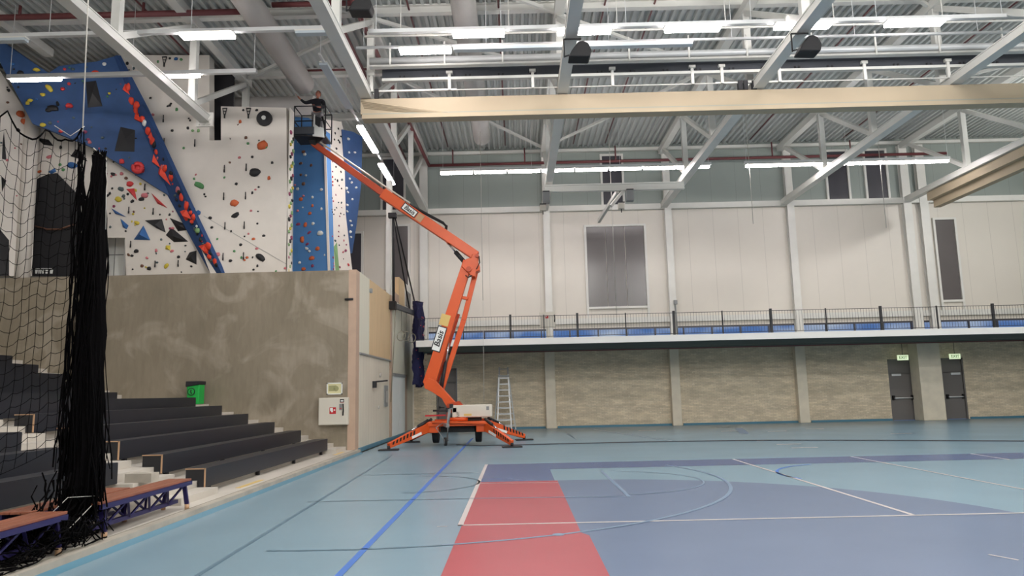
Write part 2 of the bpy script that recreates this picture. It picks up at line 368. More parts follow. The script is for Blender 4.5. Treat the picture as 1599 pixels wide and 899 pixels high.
# gallery railing: one section per pair of thick posts
posts = [-4.1, -.22, 2.53, 6.49, 10.47, 14.97, 19.56, 24.0]
place = ['behind the orange boom', 'right of the orange boom', 'below the large grey window', 'below the plain white wall left of the middle', 'below the white wall right of the middle', 'above the first exit door', 'at the right end of the gallery']
for i in range(7):
    xa, xb = posts[i], posts[i+1]
    root = empty('gallery_railing', ((xa+xb)/2, 29.86, 3.83), 'black barred gallery railing section %s' % place[i], 'railing', 'gallery railing sections')
    q = MB(); q.box(xa+.04, xb-.04, 29.845, 29.865, 4.725, 4.745); q.build('top_rail', M['rail'], root)
    q = MB(); q.box(xa+.04, xb-.04, 29.84, 29.87, 3.88, 3.9); q.build('bottom_rail', M['rail'], root)
    q = MB(); q.box(xb-.045, xb+.045, 29.82, 29.91, 3.83, 4.82); q.build('post', M['rail'], root)
    q = MB(); q.box((xa+xb)/2-.02, (xa+xb)/2+.02, 29.83, 29.89, 3.83, 4.78); q.build('post', M['rail'], root)
    q = MB(); x = xa+.12
    while x < xb-.06: q.box(x-.004, x+.004, 29.852, 29.86, 3.9, 4.73); x += .115
    q.build('bar_infill', M['rail'], root)

# windows on the far wall
def window(n, xa, xb, za, zb, panes, glass, ext=0):
    q = MB().m(M['white']); w_ = .1
    q.box(xa-w_, xa, YB-.1, YB+.01, za-ext-w_, zb+w_); q.box(xb, xb+w_, YB-.1, YB+.01, za-ext-w_, zb+w_)
    q.box(xa, xb, YB-.1, YB+.01, zb, zb+w_); q.box(xa, xb, YB-.1, YB+.01, za-w_, za)
    fr = struct(q.build('window_%d' % n))
    for i in range(panes):
        x0 = xa+(xb-xa)*i/panes; x1 = xa+(xb-xa)*(i+1)/panes
        p = MB(); p.box(x0+.015, x1-.015, YB-.05, YB-.02, za, zb); p.build('pane', glass, fr)
window(1, 3.42, 6.14, 5.5, 9.3, 3, M['dgrey'], .6); window(2, 4.3, 5.22, 10.33, 12.75, 1, M['dgrey2'])
window(3, 15.0, 15.95, 10.33, 12.7, 1, M['dgrey2']); window(4, 16.85, 17.8, 10.33, 12.7, 1, M['dgrey2'])
window(5, 19.85, 20.75, 5.45, 9.25, 1, M['dgrey'], .6)
window(6, -6.2, -5.2, 10.33, 12.85, 1, M['dgrey2']); window(7, -8.4, -7.2, 5.45, 9.25, 1, M['dgrey2'], .5); window(8, -5.95, -5.0, 5.45, 9.55, 1, M['dgrey'], .5)

# doors in the brick wall
def door(n, xa, xb, zt, leaf_z, bar=True, closer=True, side='l'):
    q = MB(); q.box(xa, xa+.06, YB+.02, YB+.2, 0, zt); q.box(xb-.06, xb, YB+.02, YB+.2, 0, zt); q.box(xa, xb, YB+.02, YB+.2, zt-.06, zt)
    q.box(xa+.06, xb-.06, YB+.1, YB+.2, leaf_z+.02, zt-.06)
    q.box(xa+.06, xb-.06, YB+.21, YB+.25, 0, zt)  # unseen back panel, added to stop outside light showing through the seam
    root = struct(q.build('door_%d' % n, M['door']))
    q = MB(); q.box(xa+.07, xb-.07, YB+.08, YB+.14, .01, leaf_z); lf = q.build('door_leaf', M['door'], root)
    if bar:
        q = MB(); q.tube([(xa+.14, YB-.02, 1.0), (xb-.14, YB-.02, 1.0)], .032, 8)
        hb = q.build('push_bar', M['alu'], lf)
        q = MB()
        for x in (xa+.14, xb-.14): q.box(x-.04, x+.04, YB-.05, YB+.08, .92, 1.12)
        q.build('bar_bracket', M['black'], hb)
    else:
        q = MB(); q.box(xa+.1, xa+.16, YB-.0, YB+.08, 1.0, 1.1); q.tube([(xa+.13, YB, 1.05), (xa+.35, YB, 1.05)], .015, 6); q.build('door_handle', M['black'], lf)
    if closer:
        x = xa+.15 if side == 'l' else xb-.6
        q = MB(); q.box(x, x+.42, YB+.0, YB+.08, leaf_z-.1, leaf_z-.0); q.build('door_closer', M['alu'], lf)
door(1, 17.04, 18.18, 2.76, 2.1, side='l'); door(2, 19.5, 20.5, 2.76, 2.1, side='r'); door(3, -3.7, -2.78, 2.81, 2.15, bar=False, closer=False)

def exit_sign(cx, which):
    root = empty('exit_sign', (cx, 33.3, 2.78), 'lit green exit sign hanging above the exit door %s of the wide pillar' % which, 'sign', 'exit signs')
    q = MB(); q.box(cx-.24, cx+.24, 33.27, 33.33, 2.7, 2.93); q.build('sign_box', M['exitm'], root)
    q = MB(); q.tube([(cx, 33.3, 2.93), (cx, 33.3, 3.6)], .012, 6); q.build('rod', M['dark'], root)
    text('lettering', 'EXIT', M['exitg'], root, (cx, 33.265, 2.815), (1, 0, 0), (0, 0, 1), .13)
exit_sign(17.5, 'left'); exit_sign(19.85, 'right')

# ================================================================== ROOF STEEL
TX = [-14.9, -9.45, -4.15, 1.5, 7.1, 12.75, 18.57]
nm = ['above the climbing wall at the far left', 'ending at the tall white climbing wall', 'left of the beige curtain', 'straight ahead in the middle', 'second to the right of the middle', 'third to the right of the middle', 'carrying the short beige curtain at the right']
NY = [16.45+4.15*k for k in range(-5, 5)]
for i, X in enumerate(TX):
    end = {0: 22.2, 1: 24.95}.get(i, YB-.25)
    root = empty('roof_truss', (X, 15, 10.1), 'white steel roof truss %s' % nm[i], 'truss', 'white steel roof trusses')
    if i > 0:
        q = MB(); ye = min(end, 21.5) if i == 1 else end
        q.box(X-.15, X+.15, -6, ye, 10.1, 10.13); q.box(X-.15, X+.15, -6, ye, 10.32, 10.35); q.box(X-.13, X+.13, -6, ye, 10.12, 10.33); q.build('bottom_chord', M['steel'], root)
    q = MB(); q.box(X-.14, X+.14, -6, end, 12.72, 12.98); q.build('top_chord', M['steel'], root)
    if i > 0:
        for k, y in enumerate(NY):
            if y > (25 if i == 1 else 31): continue
            q = MB(); q.box(X-.1, X+.1, y-.1, y+.1, 10.34, 12.73); q.build('post', M['steel'], root)
            if y+4.15 <= end+.2: q = MB(); q.bar((X, y+.1, 10.4), (X, y+4.0, 12.7), .14, .16); q.build('diagonal', M['steel'], root)
for k, y in enumerate(NY+[33.05]):
    if y < 16: continue
    if y > 31: continue
    q = MB(); q.box(XL, XR, y-.11, y+.11, 13.0, 13.025); q.box(XL, XR, y-.012, y+.012, 13.02, 13.25); q.box(XL, XR, y-.11, y+.11, 13.24, 13.275)
    tag(q.build('roof_purlin', M['steel']), ('white steel roof purlin nearest to the far wall' if y > 28 else 'white steel roof purlin seen just above the long curtain rails' if y > 24 else 'white steel roof purlin at the top of the photo above the upper lights' if y > 20 else 'white steel roof purlin at the very top edge of the photo'), 'beam', 'roof purlins')
# roof bracing
for i, (p, q_) in enumerate((((-4.1, 24.7), (1.5, 32.8)), ((7.1, 24.7), (1.5, 32.8)), ((-4.1, 16.5), (1.4, 20.5)), ((1.4, 24.5), (-4.1, 20.6)), ((1.6, 20.7), (7.0, 24.6)), ((12.7, 20.7), (7.2, 16.5)), ((-9.4, 24.6), (-4.2, 20.7)), ((18.5, 24.6), (12.8, 28.8)), ((-9.4, 16.5), (-4.3, 20.5)))):
    q = MB(); q.bar((p[0], p[1], 12.9), (q_[0], q_[1], 12.9), .1, .1)
    tag(q.build('roof_brace', M['steel']), ('thin white diagonal roof brace behind the beige curtain, left of the middle truss', 'thin white diagonal roof brace behind the beige curtain, right of the middle truss',
        'thin white diagonal roof brace above the upper light row left of the middle truss', 'thin white diagonal roof brace above the curtain motor left of the middle truss', 'thin white diagonal roof brace right of the middle truss above the curtain', 'thin white diagonal roof brace between second and third truss right of the middle',
        'thin white diagonal roof brace beside the fabric duct near the basket', 'thin white diagonal roof brace near the short curtain at the right', 'thin white diagonal roof brace crossing above the fabric duct')[i], 'brace', 'roof braces')

# sprinkler pipes
def pipe(pts, r, label, grp='sprinkler pipes', drops=()):
    q = MB(); q.tube(pts, r, 8)
    for p in drops: q.tube([p, (p[0], p[1], 13.1)], r*.5, 6)
    tag(q.build('sprinkler_pipe', M['pipe']), label, 'pipe', grp)
a, b_ = at(670, 257, 33.3), at(1500, 237, 33.3)
pipe([(a.x, 33.3, 12.35), (20.5, 33.3, 12.35)], .07, 'dark red sprinkler pipe along the top of the far wall', drops=[(x, 33.3, 12.35) for x in (-2.8, .6, 4.9, 8.2, 12.3, 16)])
pipe([(a.x, 33.3, 12.35), (a.x-.05, 33.0, 12.45), (-4.3, 20, 12.5), (-4.3, 8, 12.5)], .08, 'dark red sprinkler pipe running beside the truss left of the beige curtain')
pipe([(-5.0, 33, 12.6), (-5.0, 8, 12.6)], .06, 'thinner dark red sprinkler pipe left of the truss beside the beige curtain')
pipe([(-19, 19.75, 12.75), (-7.6, 19.75, 12.75)], .09, 'thick dark red sprinkler pipe crossing above the left light row', drops=[(-14.2, 19.75, 12.75), (-10.6, 19.75, 12.75)])
pipe([(-6.8, 19.6, 12.85), (-4.3, 19.6, 12.85)], .08, 'short dark red pipe right of the fabric duct at the top')
pipe([(-7.3, 23.6, 12.7), (-4.2, 23.6, 12.7)], .04, 'thin dark red pipe crossing behind the fabric duct above the basket')
for i, (x, lb) in enumerate(((-13.0, 'far left above the blue climbing overhang'), (-10.8, 'between the two trusses at the left'), (-3.0, 'just left of the light at the top'), (-.3, 'left of the middle truss'), (2.9, 'just right of the middle truss'), (4.4, 'above the lights right of the middle truss'), (9.4, 'between the second and third truss on the right'), (11.2, 'next to the third truss on the right'), (15.6, 'between the last two trusses on the right'))):
    pipe([(x, 5, 13.15), (x, 33, 13.15)], .03, 'thin red deck pipe %s' % lb, 'thin sprinkler pipes along the deck')

# fabric ducts
q = MB(); q.tube([(-7.0, 5, 12.3), (-7.05, 15, 12.3), (-7.1, 23.8, 12.3)], .36, 20); root = q.build('fabric_duct', M['duct'])
tag(root, 'long grey round fabric duct running towards the man in the basket', 'duct')
q = MB(); q.tube([(-7.1, 25.2, 12.1), (-11.5, 25.2, 12.1)], .36, 20)
tag(q.build('fabric_duct', M['duct']), 'grey round duct lying crosswise behind the basket above the white climbing wall', 'duct')
q = MB(); q.tube([(-1.25, 5, 12.35), (-1.25, 29.6, 12.35)], .36, 20, cap=False); q.tube([(-1.25, 29.6, 12.35), (-1.25, 29.8, 12.35), (-1.25, 29.9, 12.35)], .36, 20, r2=.2)
tag(q.build('fabric_duct', M['duct']), 'grey round fabric duct left of the middle truss, ending near the far wall', 'duct')

# ================================================================== LIGHTS
def light_fixture(p, q, label, w=.17, group='strip lights', lit=True):
    p, q = Vector(p), Vector(q); d = (q-p).normalized(); n = Vector((-d.y, d.x, 0)); c = (p+q)/2; L = (q-p).length/2
    root = empty('strip_light', c, label, 'light', group)
    hb = MB(); hb.obox(c+Vector((0, 0, .05)), d, n, Vector((0, 0, 1)), L, w*.42, .02); hb.build('housing', M['white'], root)
    db = MB(); db.obox(c-Vector((0, 0, .005)), d, n, Vector((0, 0, 1)), L-.02, w*.46, .034); db.build('diffuser', M['lamp'] if lit else M['lamp_off'], root)
def track(p, q, label, w=.12, h=.1):
    p, q = Vector(p), Vector(q); t = MB(); t.bar(p, q, w, h)
    n = max(2, int((q-p).length/3))
    for i in range(n+1):
        c = p+(q-p)*(i/n)*.98+(q-p)*.01; t.bar(c, (c.x, c.y, 13.05), .012, .012)
    tag(t.build('lighting_track', M['alu']), label, 'lighting track', 'lighting tracks')
LZ = 10.75
for i, (x0, x1, w_) in enumerate(((705, 788, 0), (870, 955, 0), (1037, 1123, 0), (1205, 1290, 0), (1372, 1458, 0))):
    a = atz(x0, 48, LZ).x; b_ = atz(x1, 48, LZ).x
    light_fixture((a, 17.55, LZ), (b_, 17.55, LZ), 'lit strip light, %s from left in the bright upper row' % ORD[i], .3, 'lit strip lights in the upper row')
track((-3.6, 17.55, LZ+.12), (16, 17.55, LZ+.12), 'long track carrying the upper row of lit strip lights')
light_fixture((-2.95, 18.4, LZ), (-1.55, 18.4, LZ), 'single lit strip light just above the curtain rails, left of the middle truss', .3)
light_fixture((-1.5, 18.4, LZ), (4.9, 18.4, LZ), 'long unlit strip light above the curtain rails, across the middle truss', .2, lit=False)
track((-4.1, 18.4, LZ+.12), (16, 18.4, LZ+.12), 'thin track just above the curtain rails', .06, .06)
light_fixture((-8.3, 17.3, LZ), (-6.95, 17.3, LZ), 'lit strip light at the top left beside the fabric duct', .3)
track((-19, 17.3, LZ+.12), (-4.3, 17.3, LZ+.12), 'track crossing the left bay with one lit lamp')
light_fixture((-16, 17.3, LZ), (-12.2, 17.3, LZ), 'unlit strip light at the top left corner', .2, lit=False)
light_fixture((-5.4, 17.3, LZ), (-4.4, 17.3, LZ), 'unlit strip light between the fabric duct and the truss', .2, lit=False)
light_fixture((-14.2, 19.6, LZ), (-12.75, 19.6, LZ), 'lit strip light in front of the blue climbing overhang', .1)
light_fixture((-10.15, 19.6, LZ), (-8.8, 19.6, LZ), 'lit strip light in front of the tall white climbing wall', .1)
track((-14.3, 19.6, LZ+.1), (-7.2, 19.6, LZ+.1), 'track with two lit lamps in front of the climbing walls', .12, .12)
for i in range(8):
    a = -2.95+i*1.385
    light_fixture((a, 28.9, 10.6), (a+1.33, 28.9, 10.6), 'lit strip light, %s from left in the long far row' % ORD[i], .2, 'lit strip lights in the long far row')
track((-2.95, 28.9, 10.74), (8.15, 28.9, 10.74), 'track of the long light row before the far wall', .1, .1)
for i in range(6):
    a = 9.55+i*1.39
    light_fixture((a, 28.9, 10.6), (a+1.33, 28.9, 10.6), 'lit strip light, %s from left in the right-hand far row' % ORD[i], .2, 'lit strip lights in the right far row')
track((9.5, 28.9, 10.74), (17.9, 28.9, 10.74), 'track of the right light row before the far wall', .1, .1)
light_fixture((-5.08, 23.4, 10.6), (-5.06, 26.1, 10.6), 'lit strip light running lengthwise below the left end of the beige curtain', .22, 'lengthwise strip lights')
light_fixture((-5.14, 27.5, 10.6), (-5.14, 30.3, 10.6), 'lit strip light running lengthwise just above the orange boom', .22, 'lengthwise strip lights')
light_fixture((-5.15, 19.0, 10.75), (-5.15, 22.2, 10.75), 'unlit strip light running lengthwise beside the basket', .25, 'lengthwise strip lights', lit=False)
track((-5.12, 18.5, 10.78), (-5.12, 30.6, 10.78), 'track running lengthwise above the orange boom', .06, .06)
# the hall's other lamps, over and behind the camera, and over the right-hand court
def area(x, y, z, sx, sy_, p, col=(1, .97, .95)):
    l = bpy.data.lights.new('lamp', 'POINT'); l.shadow_soft_size = .35; l.energy = p*4; l.color = col
    o = bpy.data.objects.new('hall_lamp', l); COL.objects.link(o); o.location = (x, y, z)
    return o
PW = 290
for x in (-2, 5, 12, 20):
    for y in (10.5, 3, -4.5): area(x, y, 10.7, 6, .5, PW)
area(22.5, 17.5, 10.7, 6, .5, PW); area(22, 27, 10.7, 6, .5, PW*.7)
area(-11, 10, 10.7, 3, .4, PW*.3); area(-11, 3, 10.7, 3, .4, PW*.25)

# ================================================================== CURTAINS AND THEIR GEAR
root = empty('divider_curtain', (7, 20, 9.45), 'long beige folded divider curtain hanging across the hall below the trusses', 'curtain')
q = MB(); q.box(-4.3, 18.35, 19.92, 20.18, 9.62, 10.07)
o = q.build('curtain_pack', M['beige'], root)
q = MB(); q.box(-4.25, 18.35, 19.86, 20.24, 9.46, 9.58); q.m(M['beige2']).box(-4.25, 18.35, 19.9, 20.2, 9.58, 9.63); q.build('hem_bar', M['beige'], root)
q = MB()
for k in range(5):
    z0 = 10.0-.05*k
    q.tube([(-4.28+.02*k, 19.915, z0), (-3.6+.1*k, 19.9, z0-.12), (-2.4+.3*k, 19.91, z0-.3)], .012, 6)
q.build('fabric_crease', M['beige'], root)
root = empty('divider_curtain', (18.75, 28, 9.4), 'short beige folded divider curtain running away at the right edge', 'curtain')
q = MB(); q.box(18.55, 18.85, 16, 31.9, 9.72, 10.08); q.build('curtain_pack', M['beige'], root)
q = MB(); q.box(18.75, 19.05, 16, 31.8, 9.38, 9.74); q.build('curtain_fold', M['beige'], root)
# winch gear above the long curtain
root = empty('curtain_winch_rail', (7, 20, 10.75), 'silver rails with dark steel plate above the long beige curtain', 'rail')
q = MB(); q.tube([(-4.0, 19.7, 11.1), (26, 19.7, 11.1)], .1, 12); q.build('silver_tube', M['alu'], root)
q = MB(); q.box(-4.0, 26, 19.62, 19.8, 10.9, 10.96); q.build('lower_flange', M['white'], root)
q = MB(); q.box(-3.7, 26, 20.0, 20.06, 10.7, 11.05); q.build('dark_plate', M['mech'], root)
q = MB(); q.box(-3.7, 26, 19.95, 20.1, 10.62, 10.7); q.build('plate_flange', M['steel'], root)
q = MB()
x = -3.2
while x < 26: q.box(x, x+.05, 19.97, 20.02, 10.7, 10.78); q.box(x+.12, x+.17, 19.97, 20.02, 10.7, 10.78); x += .95
q.build('bolt_pair', M['dark'], root)
q = MB(); q.box(-4, -1.55, 19.97, 20.03, 10.3, 10.35); q.box(5.9, 8.4, 19.97, 20.03, 10.3, 10.35); q.tube([(-4, 20, 10.32), (26, 20, 10.32)], .018, 6); q.build('winch_shaft', M['white'], root)
for x in (-4.0, -1.75, .65, 2.95, 5.25, 6.1, 7.75, 10.2, 12.6, 15.2, 17.6):
    q = MB(); q.box(x-.04, x+.04, 19.93, 20.0, 10.3, 10.85); q.box(x-.09, x+.09, 19.9, 20.02, 10.78, 10.86); q.build('hanger', M['white'], root)
for x in (-3.4, -1.85, -.2, 1.9, 3.4, 5.1, 6.75, 8.6, 10.4, 12.2, 14, 15.8):
    q = MB(); q.bar((x, 19.6, 10.88), (x, 19.6, 11.6), .045, .03); q.build('strap', M['white'], root)
for x in (-3.85, 6.6, 6.75, 7.0):
    q = MB(); q.box(x-.06, x+.06, 19.9, 20.05, 10.08, 10.36); q.build('pulley', M['dark'], root)
# horizontal tube row seen above it
for i, (y, z, lb) in enumerate(((19.0, 11.5, 'thin white tube above the silver curtain rail'),)):
    q = MB(); q.tube([(-4, y, z), (26, y, z)], .03, 8)
    for x in range(-3, 26, 3): q.bar((x, y, z), (x, y, 13.1), .02, .02)
    tag(q.build('hanging_tube', M['white']), lb, 'tube')

# loudspeakers under the chords
def speaker(X, Y, label, dz=0):
    root = empty('loudspeaker', (X, Y, 9.5+dz), label, 'loudspeaker', 'loudspeakers under the trusses')
    q = MB(); c = Vector((X+.05, Y, 9.72+dz))
    pts = []
    for k in range(9):
        a = PI*k/8; pts.append((c.x+.24*math.cos(a), c.y, c.z-.1+.2*math.sin(a)))
    prof = [(c.x-.27, c.z-.2), (c.x+.24, c.z-.22), (c.x+.29, c.z-.05), (c.x+.22, c.z+.13), (c.x+.1, c.z+.2), (c.x-.02, c.z+.18), (c.x-.18, c.z-.02)]
    q.prism([(a, Y-.22, b) for a, b in prof], (0, .42, 0)); bevel(q.build('cabinet', M['black'], root), .04, 3)
    q = MB(); q.bar((X-.3, Y, 9.6+dz), (X-.3, Y, 10.06+dz), .03, .03); q.bar((X-.3, Y, 10.06+dz), (X+.12, Y, 10.06+dz), .03, .03); q.bar((X-.3, Y, 9.62+dz), (X-.18, Y, 9.65+dz), .03, .03); q.build('bracket', M['black'], root)
speaker(1.62, 16.6, 'black loudspeaker hanging below the middle truss'); speaker(7.1, 16.6, 'black loudspeaker hanging below the second truss to the right'); speaker(12.75, 16.6, 'black loudspeaker cut off at the right edge of the photo')

speaker(-3.55, 16.2, 'black loudspeaker at the top edge inside the truss left of the beige curtain', 1.1)
q = MB(); q.box(-9.72, -9.2, 21.48, 21.56, 9.98, 10.42)
for z in (10.05, 10.2, 10.35):
    for x in (-9.62, -9.46, -9.3): q.disc((x, 21.46, z), (0, 1, 0), .03, .04, 10)
tag(q.build('end_plate', M['white']), 'white bolted end plate of the truss in front of the white climbing wall', 'plate')
# track bar with hoist boxes
root = empty('hoist_beam', (4.3, 28.95, 9.9), 'short white beam hung between two trusses with hoist boxes', 'beam')
q = MB(); q.box(1.3, 7.0, 28.85, 29.05, 9.95, 10.0); q.box(1.3, 7.0, 28.9, 29.0, 9.75, 9.96); q.box(1.3, 7.0, 28.85, 29.05, 9.7, 9.75); q.build('beam_profile', M['white'], root)
for X, ms in ((1.35, .0), (4.75, .0)):
    q = MB(); q.box(X-.14, X+.14, 28.7, 29.0, 9.22, 9.66); q.build('motor_box', M['ctrl'], root)
    q = MB(); q.box(X-.14, X+.14, 28.68, 29.02, 9.66, 9.7); q.build('box_lid', M['dark'], root)
for X in (1.2, 4.35):
    q = MB(); q.box(X-.12, X+.12, 28.5, 28.75, 8.85, 9.08); q.build('hook_box', M['cover'], root)
    q = MB(); q.box(X-.13, X+.13, 28.48, 28.77, 9.08, 9.12); q.tube([(X, 28.6, 8.7), (X, 28.6, 8.86)], .02, 6); q.build('hook', M['dark'], root)
q = MB(); q.bar((4.55, 29, 9.75), (3.95, 28.7, 9.0), .12, .12); q.build('arm', M['white'], root)
q = MB(); q.bar((4.3, 29, 9.7), (3.9, 32.6, 9.3), .12, .16)
q.build('arm', M['steel'], root)
# hanging cords
for i, (x, y, Y, zb, lb) in enumerate(((751, 290, 28, 5.2, 'thin white cord hanging before the white wall right of the boom'), (1171, 275, 29, 8.2, 'short thin white cord hanging at the right light row'), (1375, 262, 29, 7.9, 'thin white cord hanging at the right end of the light row'), (954, 290, 30, 4.4, 'thin white cord hanging before the large grey window'))):
    p = at(x, y, Y); q = MB(); q.tube([(p.x, Y, 13), (p.x, Y, p.z), (p.x, Y, zb)], .012, 5)
    if i == 0: q.tube([(p.x, Y, zb), (p.x-.02, Y, 1.3)], .008, 5)
    tag(q.build('ceiling_rope', M['cord']), lb, 'cord', 'thin white hanging cords')
#PART2
# ================================================================== CONCRETE BLOCK AND SIDE WALL
ZB = 5.4
q = MB().m(M['concrete']); q.box(XL, -4.86, YC, YC+.35, -.3, ZB); q.box(XL, -4.86, YC+.35, YB, ZB-.3, ZB-.01)
struct(q.build('wall_concrete'))
q = MB(); q.box(-4.98, -4.75, YC-.01, YC+.45, 0, ZB+.01); struct(q.build('trim_corner', M['post']))
q = MB(); q.box(-5.0, -4.8, YC+.4, YB, 0, ZB-.02); struct(q.build('wall_side', M['wboard']))
# boards on the side wall
def slab(name, y0, y1, z0, z1, mt, label, cat, x=-4.8, th=.05, grp=None):
    q = MB(); q.box(x, x+th, y0, y1, z0, z1); return tag(q.build(name, mt), label, cat, grp)
slab('wall_board', YC+.45, 23.55, 2.95, 5.42, M['pgreen'], 'narrow pale green upper board beside the concrete corner', 'board')
slab('wall_board', 23.6, 27.45, 2.95, 5.42, M['ply'], 'large light plywood board on the upper side wall', 'board')
slab('wall_board', YC+.5, 27.3, .12, 2.9, M['wboard'], 'weathered pale boards below the plywood board', 'board')
slab('wall_board', 28.0, 33.0, 2.5, 5.1, M['pgreen'], 'pale green board above the white double door', 'board')
slab('timber_post', 27.45, 27.75, .1, 5.42, M['post'], 'brownish timber post left of the white double door', 'post', th=.08)
slab('timber_post', 30.9, 31.5, .1, 2.5, M['post'], 'brownish timber post right of the white double door', 'post', th=.08)
q = MB(); q.box(-4.8, -4.7, YC+.45, 27.5, 2.9, 2.95); q.box(-4.8, -4.68, 28.0, 30.9, 2.36, 2.48); struct(q.build('trim_side', M['ctrl']))
root = empty('double_door', (-4.75, 29.3, 0), 'white double door in the side wall behind the lift', 'door')
for y0 in (27.8, 29.35):
    q = MB(); q.box(-4.8, -4.71, y0, y0+1.5, .12, 2.36); q.build('door_leaf', M['leaf'], root)
slab('wall_board', 31.6, 33.2, .12, 2.4, M['wboard'], 'greyish door-like board at the far end of the side wall', 'board', th=.04)
q = MB(); q.box(-4.78, -4.64, 24.1, 24.3, 1.9, 2.12); q.bar((-4.66, 24.2, 2.1), (-4.4, 24.9, 2.14), .04, .05)
tag(q.build('wall_bracket', M['dark']), 'black metal bracket on the weathered boards', 'bracket')
root = empty('wall_switch_plate', (-4.75, 26.7, 1.3), 'tall grey plate with a white strip on the weathered boards', 'plate')
q = MB(); q.box(-4.76, -4.72, 26.2, 26.85, 1.25, 2.0); q.build('plate', M['ctrl'], root)
q = MB(); q.box(-4.73, -4.7, 26.55, 26.65, 1.4, 1.8); q.build('strip', M['cord'], root)
q = MB(); q.disc((-4.73, 25.4, 2.35), (1, 0, 0), .07, .05); q.disc((-4.73, 25.1, 1.25), (1, 0, 0), .05, .05)
tag(q.build('wall_socket', M['cord']), 'small round white fitting on the weathered boards', 'fitting')
q = MB(); q.disc((-4.74, 23.65, 5.05), (1, 0, 0), .08, .12); tag(q.build('wall_hook', M['ctrl']), 'small grey hook at the top of the plywood board', 'hook')
q = MB(); q.tube([at(544, 467, YC-.03)+Vector((-.1, 0, 0)), at(544, 467, YC-.03)+Vector((.14, 0, 0))], .035, 8); q.build; tag(q.build('wall_hook', M['dark']), 'small dark hook high on the concrete wall near its corner', 'hook')
# things on top of the block, by the far wall
q = MB(); q.box(-4.95, -4.75, 27.7, 27.95, ZB-.4, 10.0); tag(q.build('steel_post', M['white']), 'white steel post rising above the side wall', 'post')
q = MB(); q.box(-5.3, -4.8, 28.1, 29.9, ZB, 5.72); q.m(M['ply']).box(-5.3, -4.8, 29.9, 31.4, ZB, 6.5)
tag(q.build('stepped_screen', M['post']), 'beige stepped boards standing on top of the side wall', 'board')
q = MB(); q.box(-5.0, -4.8, 31.4, 33.4, ZB, 6.5); q.m(M['dgrey2']).box(-4.82, -4.78, 31.7, 33.1, 5.5, 6.2)
tag(q.build('window_box', M['white']), 'white box with a small dark window at the end of the side wall', 'box')
# swing-out beam with rings and climbing net
A = Vector((-4.6, 27.35, 5.0)); B = Vector((-4.25, 32.6, 5.15)); T = Vector((-4.62, 27.4, 8.45))
root = empty('swing_beam', A, 'black hinged gymnastics beam with stay rods high on the side wall', 'gymnastics frame')
q = MB(); q.bar(A, B, .14, .18); q.build('beam', M['mech'], root)
q = MB(); q.tube([A, T], .05, 8); q.build('pole', M['black'], root)
q = MB(); q.tube([T, A.lerp(B, .55)], .03, 6); q.build('stay_rod', M['black'], root)
q = MB(); q.tube([T+Vector((.05, .1, 0)), A.lerp(B, .85)], .03, 6); q.build('stay_rod', M['black'], root)
q = MB(); q.box(-4.8, -4.5, 27.25, 27.5, 8.4, 8.58); q.build('top_bracket', M['black'], root)
q = MB(); q.box(-4.8, -4.5, 27.2, 27.5, 4.85, 5.15); q.build('wall_hinge', M['black'], root)
for k, (tt, z) in enumerate(((.25, 3.95), (.42, 4.0), (.62, 4.0))):
    c = A.lerp(B, tt); r_ = MB()
    rt = empty('gymnastic_ring', (c.x, c.y, z), ('grey gymnastic ring on straps, nearest on the swing beam', 'grey gymnastic ring on straps, middle one on the swing beam', 'grey gymnastic ring on straps, next to the navy climbing net')[k], 'ring', 'gymnastic rings')
    pts = [(c.x+.16*math.cos(a), c.y+.16*math.sin(a)*.8, z+.2*math.sin(a)) for a in [2*PI*i/20 for i in range(21)]]
    r_.tube(pts, .018, 6, cap=False); r_.build('ring', M['rope'], rt)
    r_ = MB(); r_.tube([(c.x, c.y, z+.2), (c.x, c.y, c.z-.05)], .012, 5); r_.build('strap', M['rope'], rt)
q = MB(); q.tube([A+Vector((.05, .2, 0)), A+Vector((-.02, .1, -1.8)), A+Vector((-.1, 0, -3.6))], .018, 6)
tag(q.build('pull_rope', M['rope']), 'thin dark pull rope hanging down beside the timber post', 'rope')
# navy net as bunched cloth-like mesh with knots
q = MB().m(M['navynet']); n1, n2 = 40, 30; g_ = []
for j in range(n2+1):
    row = []
    zz = 5.55-(5.55-2.05)*j/n2
    for i in range(n1+1):
        u = i/n1; y = 30.6+1.9*u
        row.append(q.bm.verts.new((-4.22+.13*math.sin(u*26+j*.18)+.05*math.sin(u*60+j), y, zz+.1*math.sin(u*12)+(.25*(u-.3) if j < 3 else 0))))
    g_.append(row)
for j in range(n2):
    for i in range(n1): q._f([g_[j][i], g_[j][i+1], g_[j+1][i+1], g_[j+1][i]], True)
q.m(M['sred'])
for j in range(1, 9):
    for i in range(5):
        u = (i+.5)/5; zz = 5.3-j*.36; x = -4.22+.13*math.sin(u*26+j*.6)+.09
        q.obox((x, 30.6+1.9*u, zz), Vector((1, 0, 0)), Vector((0, 1, 0)), Vector((0, 0, 1)), .015, .03, .015)
o = tag(q.build('climbing_net', fix=False), 'bunched navy blue climbing net with red knots hanging from the swing beam', 'climbing net')

